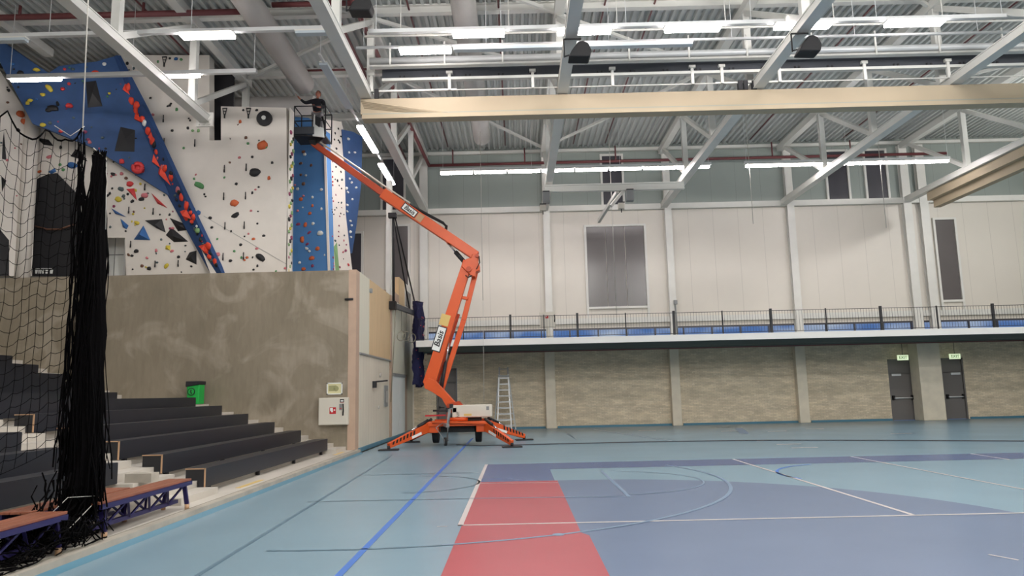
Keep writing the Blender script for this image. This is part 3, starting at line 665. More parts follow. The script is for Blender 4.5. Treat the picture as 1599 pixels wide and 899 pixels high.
# hose cabinet and frame on the concrete wall
fy = YC
a, b_ = at(497, 664, fy-.2), at(543, 620, fy-.2)
root = empty('fire_hose_cabinet', ((a.x+b_.x)/2, fy, a.z), 'white square fire hose cabinet on the concrete wall', 'cabinet')
q = MB(); q.box(a.x, b_.x, fy-.2, fy, a.z, b_.z); bevel(q.build('body', M['cover'], root), .01)
q = MB(); q.box(a.x+.015, b_.x-.015, fy-.225, fy-.2, a.z+.015, b_.z-.015); dr = bevel(q.build('door', M['cover'], root), .008)
q = MB(); X = b_.x-.13; q.tube([(X, fy-.23, a.z+.27), (X+.02, fy-.27, a.z+.42), (X, fy-.23, a.z+.6)], .02, 8); q.build('handle', M['black'], dr)
def pic(cx, cz, s):
    q = MB().m(M['sred']); q.box(cx-s, cx+s, fy-.228, fy-.2255, cz-s, cz+s)
    q.m(M['leaf']); q.box(cx-s*.8, cx+s*.05, fy-.2305, fy-.228, cz-s*.1, cz+s*.8); q.box(cx+s*.25, cx+s*.75, fy-.2305, fy-.228, cz-.0, cz+s*.35); q.box(cx-s*.5, cx+s*.1, fy-.2305, fy-.228, cz-s*.45, cz-s*.1)
    return q
pic(a.x+.42, (a.z+b_.z)/2+.02, .095).build('fire_sticker', None, dr)
q = MB().m(M['ctrl']); q.box(X-.11, X-.03, fy-.228, fy-.2255, a.z+.42, a.z+.6); q.m(M['sred']).box(X-.1, X-.04, fy-.23, fy-.228, a.z+.46, a.z+.48); q.build('instruction_sticker', None, dr)
q = MB().m(M['dark']); q.box(X-.09, X+.03, fy-.228, fy-.2255, b_.z-.14, b_.z-.05); q.m(M['leaf']).box(X-.07, X+.01, fy-.23, fy-.228, b_.z-.12, b_.z-.08); q.m(M['sred']).box(X-.09, X+.03, fy-.23, fy-.228, b_.z-.15, b_.z-.14); q.build('small_sticker', None, dr)
a, b_ = at(510, 616, fy-.03), at(534.5, 597, fy-.03)
root = empty('framed_notice', ((a.x+b_.x)/2, fy, a.z), 'small framed yellowish map above the fire hose cabinet', 'notice')
q = MB()
q.box(a.x, b_.x, fy-.03, fy, b_.z-.03, b_.z); q.box(a.x, b_.x, fy-.03, fy, a.z, a.z+.03); q.box(a.x, a.x+.03, fy-.03, fy, a.z, b_.z); q.box(b_.x-.03, b_.x, fy-.03, fy, a.z, b_.z)
q.build('frame', M['leaf'], root)
q = MB().m(M['print_']); q.box(a.x+.03, b_.x-.03, fy-.02, fy-.005, a.z+.03, b_.z-.03); q.m(M['print2'])
q.box(a.x+.06, a.x+.28, fy-.023, fy-.02, a.z+.1, b_.z-.08); q.disc((a.x+.27, fy-.0215, (a.z+b_.z)/2), (0, 1, 0), .08, .003); q.build('print', None, root)
# same kind of cabinet on the gallery column
root = empty('fire_hose_cabinet', (1.45, 29.7, 4.2), 'white fire hose cabinet with red sticker at the gallery railing, on a stand', 'cabinet')
p0, p1 = at(843, 511, 30.1), at(867, 487, 30.1)
q = MB(); q.box(p0.x, p1.x, 30.0, 30.2, p0.z, p1.z); bd = bevel(q.build('body', M['cover'], root), .01)
q = MB().m(M['sred']); cx, cz = (p0.x+p1.x)/2-.03, p0.z+.42; q.box(cx-.06, cx+.06, 29.985, 30.0, cz-.06, cz+.06); q.m(M['leaf']).box(cx-.04, cx, 29.98, 29.985, cz-.01, cz+.04); q.build('fire_sticker', None, bd)
q = MB(); q.tube([(p1.x-.05, 29.97, p0.z+.2), (p1.x-.03, 29.93, p0.z+.33), (p1.x-.05, 29.97, p0.z+.5)], .02, 6); q.build('handle', M['black'], bd)
q = MB(); q.box((p0.x+p1.x)/2-.05, (p0.x+p1.x)/2+.05, 30.05, 30.15, 3.82, p0.z); q.build('stand', M['cover'], root)
# conduit on the column in the middle
q = MB(); q.tube([(7.42, YB-.3, 3.9), (7.38, YB-.3, 5.6)], .035, 6); q.box(7.32, 7.48, YB-.36, YB-.26, 5.5, 5.7)
tag(q.build('conduit', M['ctrl']), 'thin grey conduit with a small box on the column above the railing', 'conduit')
# bin
a, b_ = at(292, 630, 21.2), at(318, 597, 21.2)
cx = (a.x+b_.x)/2; zb = 1.515
root = empty('litter_bin', (cx, 21.2, zb), 'green litter bin with black top on the stand landing by the concrete wall', 'bin')
q = MB().m(M['green']); q.prism([(cx-.17, 21.05, zb), (cx+.17, 21.05, zb), (cx+.19, 21.02, zb+.56), (cx-.19, 21.02, zb+.56)], (0, .38, 0)); bevel(q.build('body', None, root), .03)
q = MB(); q.prism([(cx-.2, 20.98, zb+.5), (cx-.2, 20.98, zb+.66), (cx+.2, 20.98, zb+.66), (cx+.2, 20.98, zb+.56)], (0, .46, 0)); bevel(q.build('lid', M['dark'], root), .02)
q = MB(); q.disc((cx-.04, 21.02, zb+.36), (0, 1, 0), .11, .012, 20); q.m(M['green']); lg = q.build('logo_ring', M['dark'], root)
q = MB().m(M['green']); q.disc((cx-.04, 21.012, zb+.36), (0, 1, 0), .085, .008, 20); q.m(M['dark']); q.obox((cx-.04, 21.004, zb+.4), Vector((1, 0, 0)), Vector((0, 1, 0)), Vector((0, 0, 1)), .018, .004, .018); q.obox((cx-.04, 21.004, zb+.34), Vector((1, 0, .5)).normalized(), Vector((0, 1, 0)), Vector((-.5, 0, 1)).normalized(), .016, .004, .045); q.build('logo', None, lg)

# ================================================================== GRANDSTAND
st = MB().m(M['terrace'])
Y0 = -2.0
tiers = [(-5.38-.735*k, .31+.24*k) for k in range(6)] + [(-11.25-.75*j, 1.7+.27*j) for j in range(7)]
prof = [(-4.6, -.3), (-4.6, .1), (tiers[0][0], .1)]
for k, (x, z) in enumerate(tiers):
    prof.append((x, z)); prof.append((tiers[k+1][0] if k+1 < len(tiers) else XL, z))
prof.append((XL, -.3))
st.prism([(x, Y0, z) for x, z in prof], (0, YC-Y0, 0))
for (ya, yb) in ((11.1, 12.44), (20.42, YC)):
    zp = .1
    for k, (x, z) in enumerate(tiers):
        st.box(x-.005, x+.3675, ya, yb, zp-.01, (zp+z)/2); zp = z
struct(st.build('trim_grandstand'))
k_ = MB(); k_.box(-4.72, -4.585, Y0, YC, -.05, .112)
y = Y0
struct(k_.build('trim_kerb', M['kerb']))
q = MB(); q.box(-4.735, -4.715, Y0, YC, .1, .114); struct(q.build('trim_kerb_edge', M['rope']))
for y0, y1, i in ((13.1, 14.3, 0), (19.9, 20.9, 1)):
    q = MB(); q.box(-4.98, -4.88, y0, y1, .1, .104)
    tag(q.build('yellow_tape', M['yellow']), ('short yellow tape strip on the stand edge by the first step', 'short yellow tape strip on the stand edge near the concrete corner')[i], 'tape')

def grand_bench(xf, zt, y0, y1, label, group):
    root = empty('grandstand_bench', (xf-.2, (y0+y1)/2, zt-.3), label, 'bench', group)
    q = MB(); q.box(xf-.02, xf, y0+.015, y1-.015, zt-.31, zt-.012); q.build('front_board', M['navy'], root)
    q = MB(); q.box(xf-.34, xf-.002, y0+.015, y1-.015, zt-.015, zt); q.build('seat_board', M['navy'], root)
    for yy in (y0, y1-.016):
        q = MB(); q.prism([(xf-.33, yy, zt-.012), (xf-.005, yy, zt-.012), (xf-.005, yy, zt-.31), (xf-.13, yy, zt-.31), (xf-.13, yy, zt-.195), (xf-.33, yy, zt-.195)], (0, .018, 0)); q.build('end_panel', M['dark'], root)
    q = MB(); q.box(xf-.02, xf+.001, y0-.002, y0+.016, zt-.31, zt); q.box(xf-.34, xf, y0-.002, y0+.016, zt-.016, zt+.001); q.build('plywood_edge', M['birch'], root)
    n = int((y1-y0)/2)
    for i in range(n+1):
        y = y0+.35+(y1-y0-.7)*i/max(n, 1); q = MB(); q.box(xf-.12, xf-.06, y-.04, y+.04, zt-.412, zt-.3)
        q.build('foot', M['dark'], root)
for k in range(6):
    grand_bench(-5.24-.735*k, .51+.24*k, 12.46, 20.4, 'long navy grandstand bench beyond the step aisle, %s row up from the floor' % ORD[k], 'grandstand benches beyond the aisle')
for k in range(6):
    grand_bench(-11.11-.75*k, 1.9+.27*k, 12.46, 20.4, 'long navy bench of the upper stand above the landing, %s row up' % ORD[k], 'upper grandstand benches')
for k in range(1, 6):
    grand_bench(-5.24-.735*k, .51+.24*k, 4.0, 11.1, 'navy grandstand bench on the near side of the step aisle, %s row up' % ORD[k-1], 'grandstand benches before the aisle')

# gymnastics benches: red-brown slatted top on purple trestle frame
def gym_bench(x, y0, y1, z0, label):
    root = empty('gymnastics_bench', (x, (y0+y1)/2, z0), label, 'bench', 'gymnastics benches')
    zt = z0+.42; w_ = .17
    for k in range(3):
        xx = x-w_+.115*k; q = MB(); q.box(xx, xx+.108, y0, y1, zt-.028, zt); bevel(q.build('top_slat', M['wood'], root), .004)
    for s_ in (-1, 1):
        q = MB(); q.box(x+s_*w_-.02, x+s_*w_+.02, y0+.02, y1-.02, zt-.085, zt-.03); q.build('side_rail', M['purple'], root)
    q = MB(); q.box(x-.03, x+.03, y0+.1, y1-.1, z0+.09, z0+.14); q.build('lower_beam', M['purple'], root)
    n = 4; q = MB()
    for i in range(n):
        ya = y0+.15+(y1-y0-.3)*i/n; yb = y0+.15+(y1-y0-.3)*(i+.5)/n; yc = y0+.15+(y1-y0-.3)*(i+1)/n
        for s_ in (-1, 1):
            q.bar((x+s_*.14, ya, zt-.06), (x+s_*.03, yb, z0+.12), .03, .02); q.bar((x+s_*.03, yb, z0+.12), (x+s_*.14, yc, zt-.06), .03, .02)
    q.build('truss_rods', M['purple'], root)
    for yy in (y0+.12, y1-.12):
        for s_ in (-1, 1):
            q = MB(); q.bar((x+s_*.12, yy, zt-.08), (x+s_*.17, yy, z0+.06), .055, .035); lg = q.build('leg', M['purple'], root)
            q = MB(); q.tube([(x+s_*.17, yy, z0+.001), (x+s_*.168, yy, z0+.075)], .032, 10); q.build('rubber_foot', M['birch'], lg)
gym_bench(-4.93, 8.5, 10.85, .1, 'slatted bench with purple frame, nearest to the step aisle')
gym_bench(-5.32, 7.9, 9.9, .1, 'slatted bench with purple frame, behind the one by the kerb')
gym_bench(-4.93, 5.6, 7.9, .1, 'slatted bench with purple frame, cut off at the left edge')
q = MB(); q.box(-5.95, -5.55, 11.25, 11.5, .43, .56)
tag(q.build('concrete_block', M['kerb']), 'loose grey block lying on the steps behind the benches', 'block')

# ================================================================== HALL NET (bundle, open net, tail)
NYY = 8.5
root = empty('divider_net', (-5.0, NYY, .1), 'black gathered sports net hanging over the stand steps', 'net')
q = MB(); rnd = random.Random(3)
for i in range(190):
    right = rnd.random() < .8
    pts = []
    top = at(rnd.uniform(147, 164), rnd.uniform(234, 262), NYY) if right else at(rnd.uniform(122, 133), rnd.uniform(205, 300), NYY)
    bot = at(rnd.uniform(82, 160), rnd.uniform(755, 815), NYY)
    if right: bot = at(rnd.uniform(92, 161), rnd.uniform(720, 812), NYY)
    dy0 = rnd.uniform(-.16, .16); ph = rnd.uniform(0, 6); am = rnd.uniform(.01, .03)
    N = 16
    for k in range(N+1):
        t = k/N
        if right:
            wtop = (153+ (bot.x*0)); xm = at(rnd.uniform(126, 164), 400, NYY).x if k == 0 else xm
            p = top.lerp(bot, t); p.x = top.x*(1-t)**3+xm*(1-(1-t)**3)*(1-t**2)+bot.x*(t**2)*(1-(1-t)**3)
        else:
            p = top.lerp(bot, t)
        p.x += am*math.sin(ph+t*14)+rnd.uniform(-.016, .016); p.y = NYY+dy0*min(1, t*4)+rnd.uniform(-.012, .012)
        pts.append(p)
    q.tube(pts, rnd.uniform(.005, .011), 4, False)
core = [((151, 246), 5), ((152, 275), 9), ((151, 340), 13), ((148, 420), 16), ((143, 520), 18), ((138, 620), 20), ((134, 700), 21), ((128, 760), 22), ((118, 800), 20)]
rings = []
for (cx_, cy_), hw in core:
    rr_ = []
    for t in range(28):
        a = 2*PI*t/28; k_ = 1+.12*math.sin(5*a+cy_*.02)+.08*math.sin(11*a+cy_*.05)+rnd.uniform(-.05, .05)
        p = at(cx_+hw*k_*math.cos(a), cy_, NYY); p.y = NYY+hw*.0075*k_*math.sin(a)*.8; rr_.append(q.bm.verts.new(p))
    rings.append(rr_)
for i in range(len(rings)-1):
    for t in range(28): q._f([rings[i][t], rings[i][(t+1) % 28], rings[i+1][(t+1) % 28], rings[i+1][t]])
q.build('net_bundle', M['net'], root)
# open netting to the left of the bundle
q = MB()
def netp(u, v):
    """u 0..1 leftwards, v 0..1 downwards"""
    top = [(128, 200), (100, 217), (75, 199), (45, 214), (8, 170), (-60, 215)]
    s_ = u*(len(top)-1); i = min(int(s_), len(top)-2); t = s_-i
    tx = top[i][0]*(1-t)+top[i+1][0]*t; ty = top[i][1]*(1-t)+top[i+1][1]*t+10*math.sin(PI*t)
    bx = 105-205*u; by = 690+100*u
    px_ = tx*(1-v)+bx*v+3*math.sin(v*5+u*9); py_ = ty*(1-v)+by*v
    p = at(px_, py_, NYY-.25+.12*math.sin(u*22)); return p
NU, NV = 12, 25
for i in range(NU+1): q.tube([netp(i/NU+.007*math.sin(j*1.3+i), j/NV) for j in range(NV+1)], 0.0035, 4, False)
for j in range(NV+1):
    q.tube([netp(i/(NU*2), min(1, max(0, j/NV+(.012*abs(math.sin(i*PI/4)) if j else 0)))) for i in range(NU*2+1)], .0035 if j else .012, 4, False)
q.build('open_netting', M['net'], root)
q = MB()
for i in range(110):
    c = Vector((rnd.gauss(-5.05, .22), rnd.gauss(7.75, .42), .14)); a0 = rnd.uniform(0, 6); rr = rnd.uniform(.08, .3); pts = []
    hh = max(.02, .42-abs(c.y-7.9)*.35-abs(c.x+5.05)*.5)
    for k in range(12):
        a = a0+k*.5; x = c.x+rr*math.cos(a)*(1+.3*math.sin(3*a)); x = min(x, -4.66)
        pts.append((x, c.y+rr*1.3*math.sin(a), max(.125, .13+hh*rnd.random())))
    q.tube(pts, .008, 4, False)
for i in range(60):
    p0 = Vector((rnd.uniform(-5.25, -4.85), rnd.uniform(8.0, 8.7), rnd.uniform(.4, .95))); pts = [p0]
    for k in range(7): p0 = p0+Vector((rnd.uniform(-.05, .06), rnd.uniform(-.13, .06), -p0.z*.14)); pts.append(p0.copy())
    q.tube(pts, .009, 4, False)
q.build('net_heap', M['net'], root)
q = MB(); p1 = at(138, -10, NYY+.2); p2 = at(129, 205, NYY)
q.tube([(p1.x, p1.y, 13.0), p1, p2], .009, 6); q.build('hanging_rope', M['cord'], root)
q = MB(); q.tube([at(146, 231, NYY), at(166, 248, NYY), at(166, 300, NYY), at(165, 358, NYY)], .007, 5); q.tube([at(132, 197, NYY), at(110, 212, NYY-.1), at(85, 196, NYY-.15)], .005, 5)
q.tube([(-4.8, 8.4, .5), (-4.85, 7.9, .22), (-4.9, 7.3, .14), (-4.95, 6.4, .13)], .005, 5); q.tube([(-4.78, 8.45, .6), (-4.95, 8.2, .62), (-5.05, 7.7, .3)], .004, 5)
q.build('tie_cord', M['cord'], root)

# ================================================================== CLIMBING WALLS
def blob(seed, kind):
    r = random.Random(seed); bm = bmesh.new(); bmesh.ops.create_icosphere(bm, subdivisions=2 if kind != 'tri' else 1, radius=1)
    sx = r.uniform(.75, 1.3); sz = r.uniform(.7, 1.1)
    from mathutils import noise
    for v in bm.verts:
        d = 1+.35*noise.noise(v.co*1.6+Vector((seed*3.1, 0, 0))); v.co = Vector((v.co.x*sx*d, v.co.y*.55*d, v.co.z*sz*d))
        v.co.y = min(v.co.y, .1)
    for f_ in bm.faces: f_.smooth = True
    me = bpy.data.meshes.new('climbing_hold'); bm.to_mesh(me); bm.free(); return me
BL = [blob(i+1, 'b') for i in range(7)]
HC = dict(k='1d1d20', r='c8383a', o='c65f33', y='c9b53c', g='4f8a55', b='2b5f9b', w='d9dbd6', p='c9747a', n='6b4a3a', t='4b5a5c', m='8a3a5a', l='7da36d', R='e2452c')
HM = {k: mat('hold_'+k, v, .6) for k, v in HC.items()}
HMESH = {}
def hmesh(i, c):
    if (i, c) not in HMESH:
        me = BL[i].copy(); me.materials.append(HM[c]); HMESH[(i, c)] = me
    return HMESH[(i, c)]
class Facet:
    def __init__(s, pxs, anchors):
        P = [at(*a) for a in anchors]; s.n = (P[1]-P[0]).cross(P[2]-P[0]).normalized(); s.o = P[0]
        if s.n.y > 0: s.n = -s.n
        s.px = pxs
    def p(s, x, y, off=0):
        d = ray(x, y); t = (s.o-CAM).dot(s.n)/d.dot(s.n); return CAM+d*t+s.n*off
    def build(s, mt, root, name='panel', th=.15):
        q = MB(); q.prism([s.p(x, y) for x, y in s.px], -s.n*th); return q.build(name, mt, root)
    def inside(s, x, y):
        c = False; n = len(s.px)
        for i in range(n):
            (x1, y1), (x2, y2) = s.px[i], s.px[(i+1) % n]
            if (y1 > y) != (y2 > y) and x < (x2-x1)*(y-y1)/(y2-y1)+x1: c = not c
        return c
    def hold(s, root, x, y, r, c, i=None, asp=1, rot=None, name='climbing_hold'):
        i = random.randrange(7) if i is None else i
        p = s.p(x, y, .01); D = (p-CAM).dot(FW); sz = r*D/F_PX
        o = bpy.data.objects.new(name, hmesh(i, c)); COL.objects.link(o)
        zz = Vector((0, 0, 1)); yy = -s.n; xx = yy.cross(zz).normalized(); zz = xx.cross(yy)
        a = random.uniform(0, PI) if rot is None else rot
        xr = xx*math.cos(a)+zz*math.sin(a); zr = -xx*math.sin(a)+zz*math.cos(a)
        mm = Matrix((xr*sz*asp, yy*min(sz, .16), zr*sz)).transposed().to_4x4(); mm.translation = p
        o.parent = root; o.matrix_parent_inverse = Matrix.Translation(root.location).inverted(); o.matrix_basis = mm
        return o
    def volume(s, root, pts, c, h=.18, name='volume', apex=None):
        q = MB(); P = [s.p(x, y, .005) for x, y in pts]; cx = sum(p[0] for p in pts)/len(pts); cyy = sum(p[1] for p in pts)/len(pts)
        A_ = s.p(*(apex or (cx, cyy)), h); vs = [q.bm.verts.new(p) for p in P]; av = q.bm.verts.new(A_)
        for i in range(len(vs)): q._f([vs[i], vs[(i+1) % len(vs)], av])
        q._f(vs[::-1]); return q.build(name, HM[c], root)
    def scatter(s, root, n, cols, r0, r1, seed, box=None, name='climbing_hold'):
        rr = random.Random(seed); k = 0; xs = [a for a, _ in s.px]; ys = [b for _, b in s.px]
        bx = box or (min(xs), max(xs), min(ys), max(ys)); tr = 0; done = []
        while k < n and tr < 8000:
            tr += 1; x, y = rr.uniform(bx[0], bx[1]), rr.uniform(bx[2], bx[3])
            if not s.inside(x, y) or not s.inside(x-3, y) or not s.inside(x+3, y) or not s.inside(x, y-3) or not s.inside(x, y+3): continue
            if any((x-a)**2+(y-b)**2 < 16 for a, b in done): continue
            done.append((x, y)); s.hold(root, x, y, rr.uniform(r0, r1), rr.choice(cols), rr.randrange(7), rr.uniform(.8, 1.3)); k += 1
    def quick(s, root, x, y, L=9):
        q = MB(); p = s.p(x, y, .03); D = (p-CAM).dot(FW)/F_PX
        q.tube([p, p+Vector((0, 0, -L*D))], .8*D, 5); q.tube([p+Vector((0, 0, -L*D*.8)), p+Vector((0, 0, -L*D*1.3))], 1.1*D, 5)
        return q.build('quickdraw', HM['k'], root)

# --- tall white wall
W1 = Facet([(182, 86), (327, 86), (327, 219), (345, 219), (345, 166), (447, 168), (450, 431), (330, 431), (292, 330), (215, 170)], [(182, 88, 23), (450, 421, 23), (327, 87, 23)])
root = empty('climbing_wall', W1.p(395, 425), 'tall white climbing wall with a step in its top edge, beside the blue overhang', 'climbing wall')
W1.build(M['cwhite'], root, 'panel', .4)
for x, y, r, c, asp, rot in ((414, 186, 11, 'k', 1, 0), (410, 227, 9, 'o', 1.1, .4), (366, 317, 10, 'o', 1.1, .2), (398, 269, 9, 'k', 1.2, 0), (420, 278, 4.5, 'o', 1, 0), (311, 289, 6, 'g', 2.6, -.5),
    (368, 336, 6.5, 'k', 1.6, .5), (407, 402, 7, 'k', 1.5, -.7), (375, 190, 4, 'o', 1, 0), (380, 172, 3, 'k', 1, 0), (401, 172, 3, 'k', 1, 0), (384, 215, 3.5, 'n', 1.3, 0), (374, 246, 3, 'p', 1, 0), (394, 245, 2.6, 'k', 1, 0), (425, 254, 3, 'k', 1.2, 0),
    (369, 287, 3.2, 'k', 1.3, -.6), (404, 292, 3, 'k', 1, 0), (399, 296, 3, 'p', 1, 0), (394, 301, 3.2, 'k', 1, 0), (308, 333, 5, 'b', 1.4, .5), (303, 327, 4, 'b', 1, 0), (275, 92, 4, 'b', 1, 0), (283, 93, 4, 'g', 1, 0), (278, 115, 4, 'g', .8, 0),
    (252, 112, 2.6, 'k', 1, 0), (258, 116, 2.6, 'k', 1, 0), (191, 108, 4, 'r', 1, 0), (205, 132, 4, 'r', 1.4, 0), (215, 151, 4.2, 'r', 1.2, 0), (303, 148, 4, 't', 1, 0), (235, 153, 2.6, 'k', 1, 0), (276, 171, 4, 'g', 1, 0), (262, 166, 2.4, 'k', 1, 0), (267, 162, 2.4, 'k', 1, 0),
    (301, 204, 4, 'l', 1, 0), (310, 204, 4, 'l', 1, 0), (269, 204, 2.8, 'k', 1, 0), (297, 188, 2.6, 'k', 1, 0), (295, 185, 2, 'k', 1, 0), (229, 175, 3, 'r', 1.6, 0), (199, 99, 3.5, 'k', .8, 0), (392, 329, 2.8, 'p', 1.2, 0), (403, 330, 2.2, 'k', 1, 0), (402, 349, 2, 'k', 1, 0), (412, 368, 2.8, 'k', 1.2, 0),
    (361, 361, 2.6, 'k', 1, 0), (331, 355, 3, 'k', 1, 0), (388, 365, 2.6, 'p', 1, 0), (396, 373, 3, 'o', 1.2, 0), (382, 369, 2.4, 'k', 1, 0), (376, 382, 3, 'k', 1, 0), (366, 392, 2.4, 'g', 1, 0), (377, 402, 3, 'g', 1, 0), (386, 402, 3, 'o', 1, 0), (382, 406, 2.4, 'o', 1, 0), (360, 407, 3, 'k', 1.2, 0), (340, 397, 4, 'p', 1.2, 0), (401, 388, 3, 'p', 1.4, 0), (402, 415, 3, 'k', 1, 0), (396, 421, 2.4, 'k', 1, 0)):
    W1.hold(root, x, y, r*.72, c, None, asp, rot)
W1.scatter(root, 30, ['k', 't', 'n', 'g', 'p', 'k'], 1.2, 2.4, 11)
for x, y in ((351, 258), (385, 256), (350, 301), (384, 300), (352, 347), (382, 346), (349, 395), (381, 394), (306, 140), (256, 180), (305, 218), (257, 216)): W1.quick(root, x, y)
q = MB(); c = W1.p(414, 186, .12); q.disc(W1.p(414, 186, .06), (0, 1, 0), .25, .1, 24); q.build('round_volume', HM['k'], root)
q = MB(); q.disc(W1.p(414, 186, .13), (0, 1, 0), .07, .06, 16); q.build('hold_centre', HM['w'], root)
for x, y in ((258, 90), (305, 90), (352, 170), (389, 170)):
    q = MB(); p = W1.p(x, y, .05); D = .02
    for dx in (-.07, .07): q.bar(p+Vector((dx, 0, 0)), p+Vector((dx*.3, 0, -.22)), .02, .02)
    q.bar(p+Vector((-.08, 0, 0)), p+Vector((.08, 0, 0)), .03, .03); q.bar(p+Vector((0, 0, -.2)), p+Vector((0, 0, -.34)), .04, .03); q.bar(p+Vector((-.06, 0, -.1)), p+Vector((.06, 0, -.1)), .015, .02)
    q.build('rope_anchor', HM['k'], root)
q = MB(); q.bar(W1.p(318, 337, .005), W1.p(447, 412, .005), .012, .01); q.build('panel_joint', M['ctrl'], root)
Wc = W1.p(450, 300)
# dark sheet standing in for the shadow in the notch behind the white wall
q = MB(); q.box(-11.6, -9.6, 24.0, 24.1, ZB, 12.9); tag(q.build('shade_panel', M['dark']), 'dark panel standing in for shadow behind the white climbing wall', 'panel')
# its narrow side face with yellow and purple holds
q = MB(); xw = W1.p(449, 300).x; q.box(xw+.002, xw+.03, 23.0, 23.42, ZB, W1.p(449, 168).z)
q.build('side_panel', M['cwhite'], root)
for i in range(34):
    y = 23.08+.14*(i % 3); z = ZB+.3+i*.14
    o = bpy.data.objects.new('climbing_hold', hmesh(i % 7, ['y', 'l', 'k', 'm', 'l'][i % 5])); COL.objects.link(o); o.parent = root
    o.matrix_parent_inverse = Matrix.Translation(root.location).inverted(); o.matrix_basis = Matrix.Translation((xw+.04, y, z)) @ Matrix.Rotation(PI/2, 4, 'Z') @ Matrix.Diagonal((.07, .09, .07, 1))

# --- blue overhang (two facets)
BF = Facet([(-30, 44), (7, 66), (76, 114), (92, 103), (150, 96), (178, 88), (265, 306), (147, 231), (50, 192), (-30, 40)], [(0, 75, 21.3), (178, 88, 22.3), (265, 305, 22.95)])
BR = Facet([(178, 88), (182, 86), (225, 168), (300, 330), (347, 428), (329, 428), (262, 306)], [(178, 88, 22.3), (265, 305, 22.95), (345, 425, 22.9)])
root = empty('climbing_wall', BF.p(147, 231), 'large blue overhanging climbing wall with a diagonal ridge of red holds', 'climbing wall')
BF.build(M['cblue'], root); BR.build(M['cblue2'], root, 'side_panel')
BF.volume(root, [(134, 128), (150, 126), (160, 166), (137, 168)], 'k', .1); BF.volume(root, [(188, 198), (211, 203), (210, 237), (179, 236)], 'k', .12)
for x, y, r, c, asp, rot in ((198, 210, 4.5, 'y', 1.2, 0), (149, 115, 7, 'R', 1, 0), (57, 109, 5, 'y', 1.5, 0), (77, 138, 5, 'y', 1.6, -.9), (67, 148, 4.5, 'y', 1.2, 0), (47, 157, 4.5, 'y', 1.3, .3), (43, 161, 4, 'y', 1.2, 0), (19, 100, 4, 'b', 1.4, 0), (32, 114, 5, 'k', 1.5, -.5),
    (108, 165, 6, 'r', 1.3, 0), (95, 205, 4.5, 'r', 1, 0), (98, 139, 3.5, 'r', 1, 0), (108, 131, 3, 'r', 1, 0), (82, 169, 6, 'k', 2.2, 0), (90, 162, 5, 'k', .7, .3), (76, 172, 4, 'k', 1.3, 0), (67, 195, 4, 'y', 1.2, 0), (78, 192, 4, 't', 1, 0), (101, 108, 2.6, 'r', 1, 0), (114, 108, 3, 't', 1, 0), (163, 100, 3.4, 'w', 1, .5), (171, 146, 3, 'y', 1, 0), (115, 184, 3, 't', 1, 0), (140, 222, 4, 'p', 1, 0), (133, 206, 3.4, 'm', 1, 0), (138, 218, 4, 'm', 1, 0), (160, 215, 2.5, 't', 1, 0), (216, 264, 11, 'r', 1.1, 0), (190, 252, 5, 'r', 1.2, 0), (165, 232, 3, 'k', 1, 0)):
    BF.hold(root, x, y, r*.8, c, None, asp, rot)
q = MB(); q.tube([BF.p(216+7*math.cos(a), 263+6.5*math.sin(a), .1) for a in [2*PI*i/12 for i in range(13)]], .07, 8, False); q.build('ring_hold', HM['r'], root)
BF.scatter(root, 26, ['t', 'b', 'k', 'm', 'g'], .9, 1.8, 5)
rr = random.Random(9)
for i in range(40):
    t = i/39; x = 199+(338-199)*t+rr.uniform(-6, 3)-4; y = 133+(405-133)*t+rr.uniform(-4, 4)
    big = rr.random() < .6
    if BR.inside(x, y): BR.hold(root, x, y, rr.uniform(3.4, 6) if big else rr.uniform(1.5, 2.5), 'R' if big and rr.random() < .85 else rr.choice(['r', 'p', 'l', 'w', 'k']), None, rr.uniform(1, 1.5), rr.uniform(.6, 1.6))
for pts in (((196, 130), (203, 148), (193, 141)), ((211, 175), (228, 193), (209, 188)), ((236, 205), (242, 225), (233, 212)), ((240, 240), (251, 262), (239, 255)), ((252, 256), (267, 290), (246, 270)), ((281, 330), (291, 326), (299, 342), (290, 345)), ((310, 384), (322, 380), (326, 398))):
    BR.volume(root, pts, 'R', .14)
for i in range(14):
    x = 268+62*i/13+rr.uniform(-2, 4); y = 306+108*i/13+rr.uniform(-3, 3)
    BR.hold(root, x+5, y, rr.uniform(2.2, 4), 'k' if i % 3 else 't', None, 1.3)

# --- lower white wall under the overhang with black arch
LW = Facet([(50, 190), (147, 229), (265, 303), (270, 312), (333, 431), (197, 431), (195, 371), (165, 371), (165, 431), (45, 431)], [(50, 192, 22.6), (265, 305, 23.0), (120, 425, 23.3)])
root = empty('climbing_wall', LW.p(230, 425), 'white climbing wall under the blue overhang with dark triangular volumes', 'climbing wall')
LW.build(M['cwhite'], root)
for pts, c, h in ((((226, 344), (253, 342), (259, 363), (244, 356)), 'k', .15), (((265, 340), (290, 350), (293, 359), (278, 361)), 'k', .15), (((268, 355), (294, 377), (272, 378), (259, 367)), 'k', .16), (((224, 352), (235, 375), (209, 374)), 'b', .2), (((296, 394), (307, 391), (307, 413), (290, 405)), 'k', .15),
    (((174, 325), (198, 339), (180, 334)), 'b', .1), (((188, 341), (201, 352), (198, 358), (192, 355)), 'b', .1), (((236, 301), (262, 325), (246, 318)), 'r', .1), (((197, 295), (210, 294), (214, 313)), 'r', .1), (((259, 383), (266, 383), (266, 391), (258, 389)), 'y', .1), (((57, 215), (76, 218), (84, 228), (68, 226)), 'k', .1), (((118, 233), (125, 235), (137, 252), (110, 244)), 'k', .1), (((75, 268), (86, 262), (88, 268), (80, 272)), 'b', .08)):
    LW.volume(root, pts, c, h)
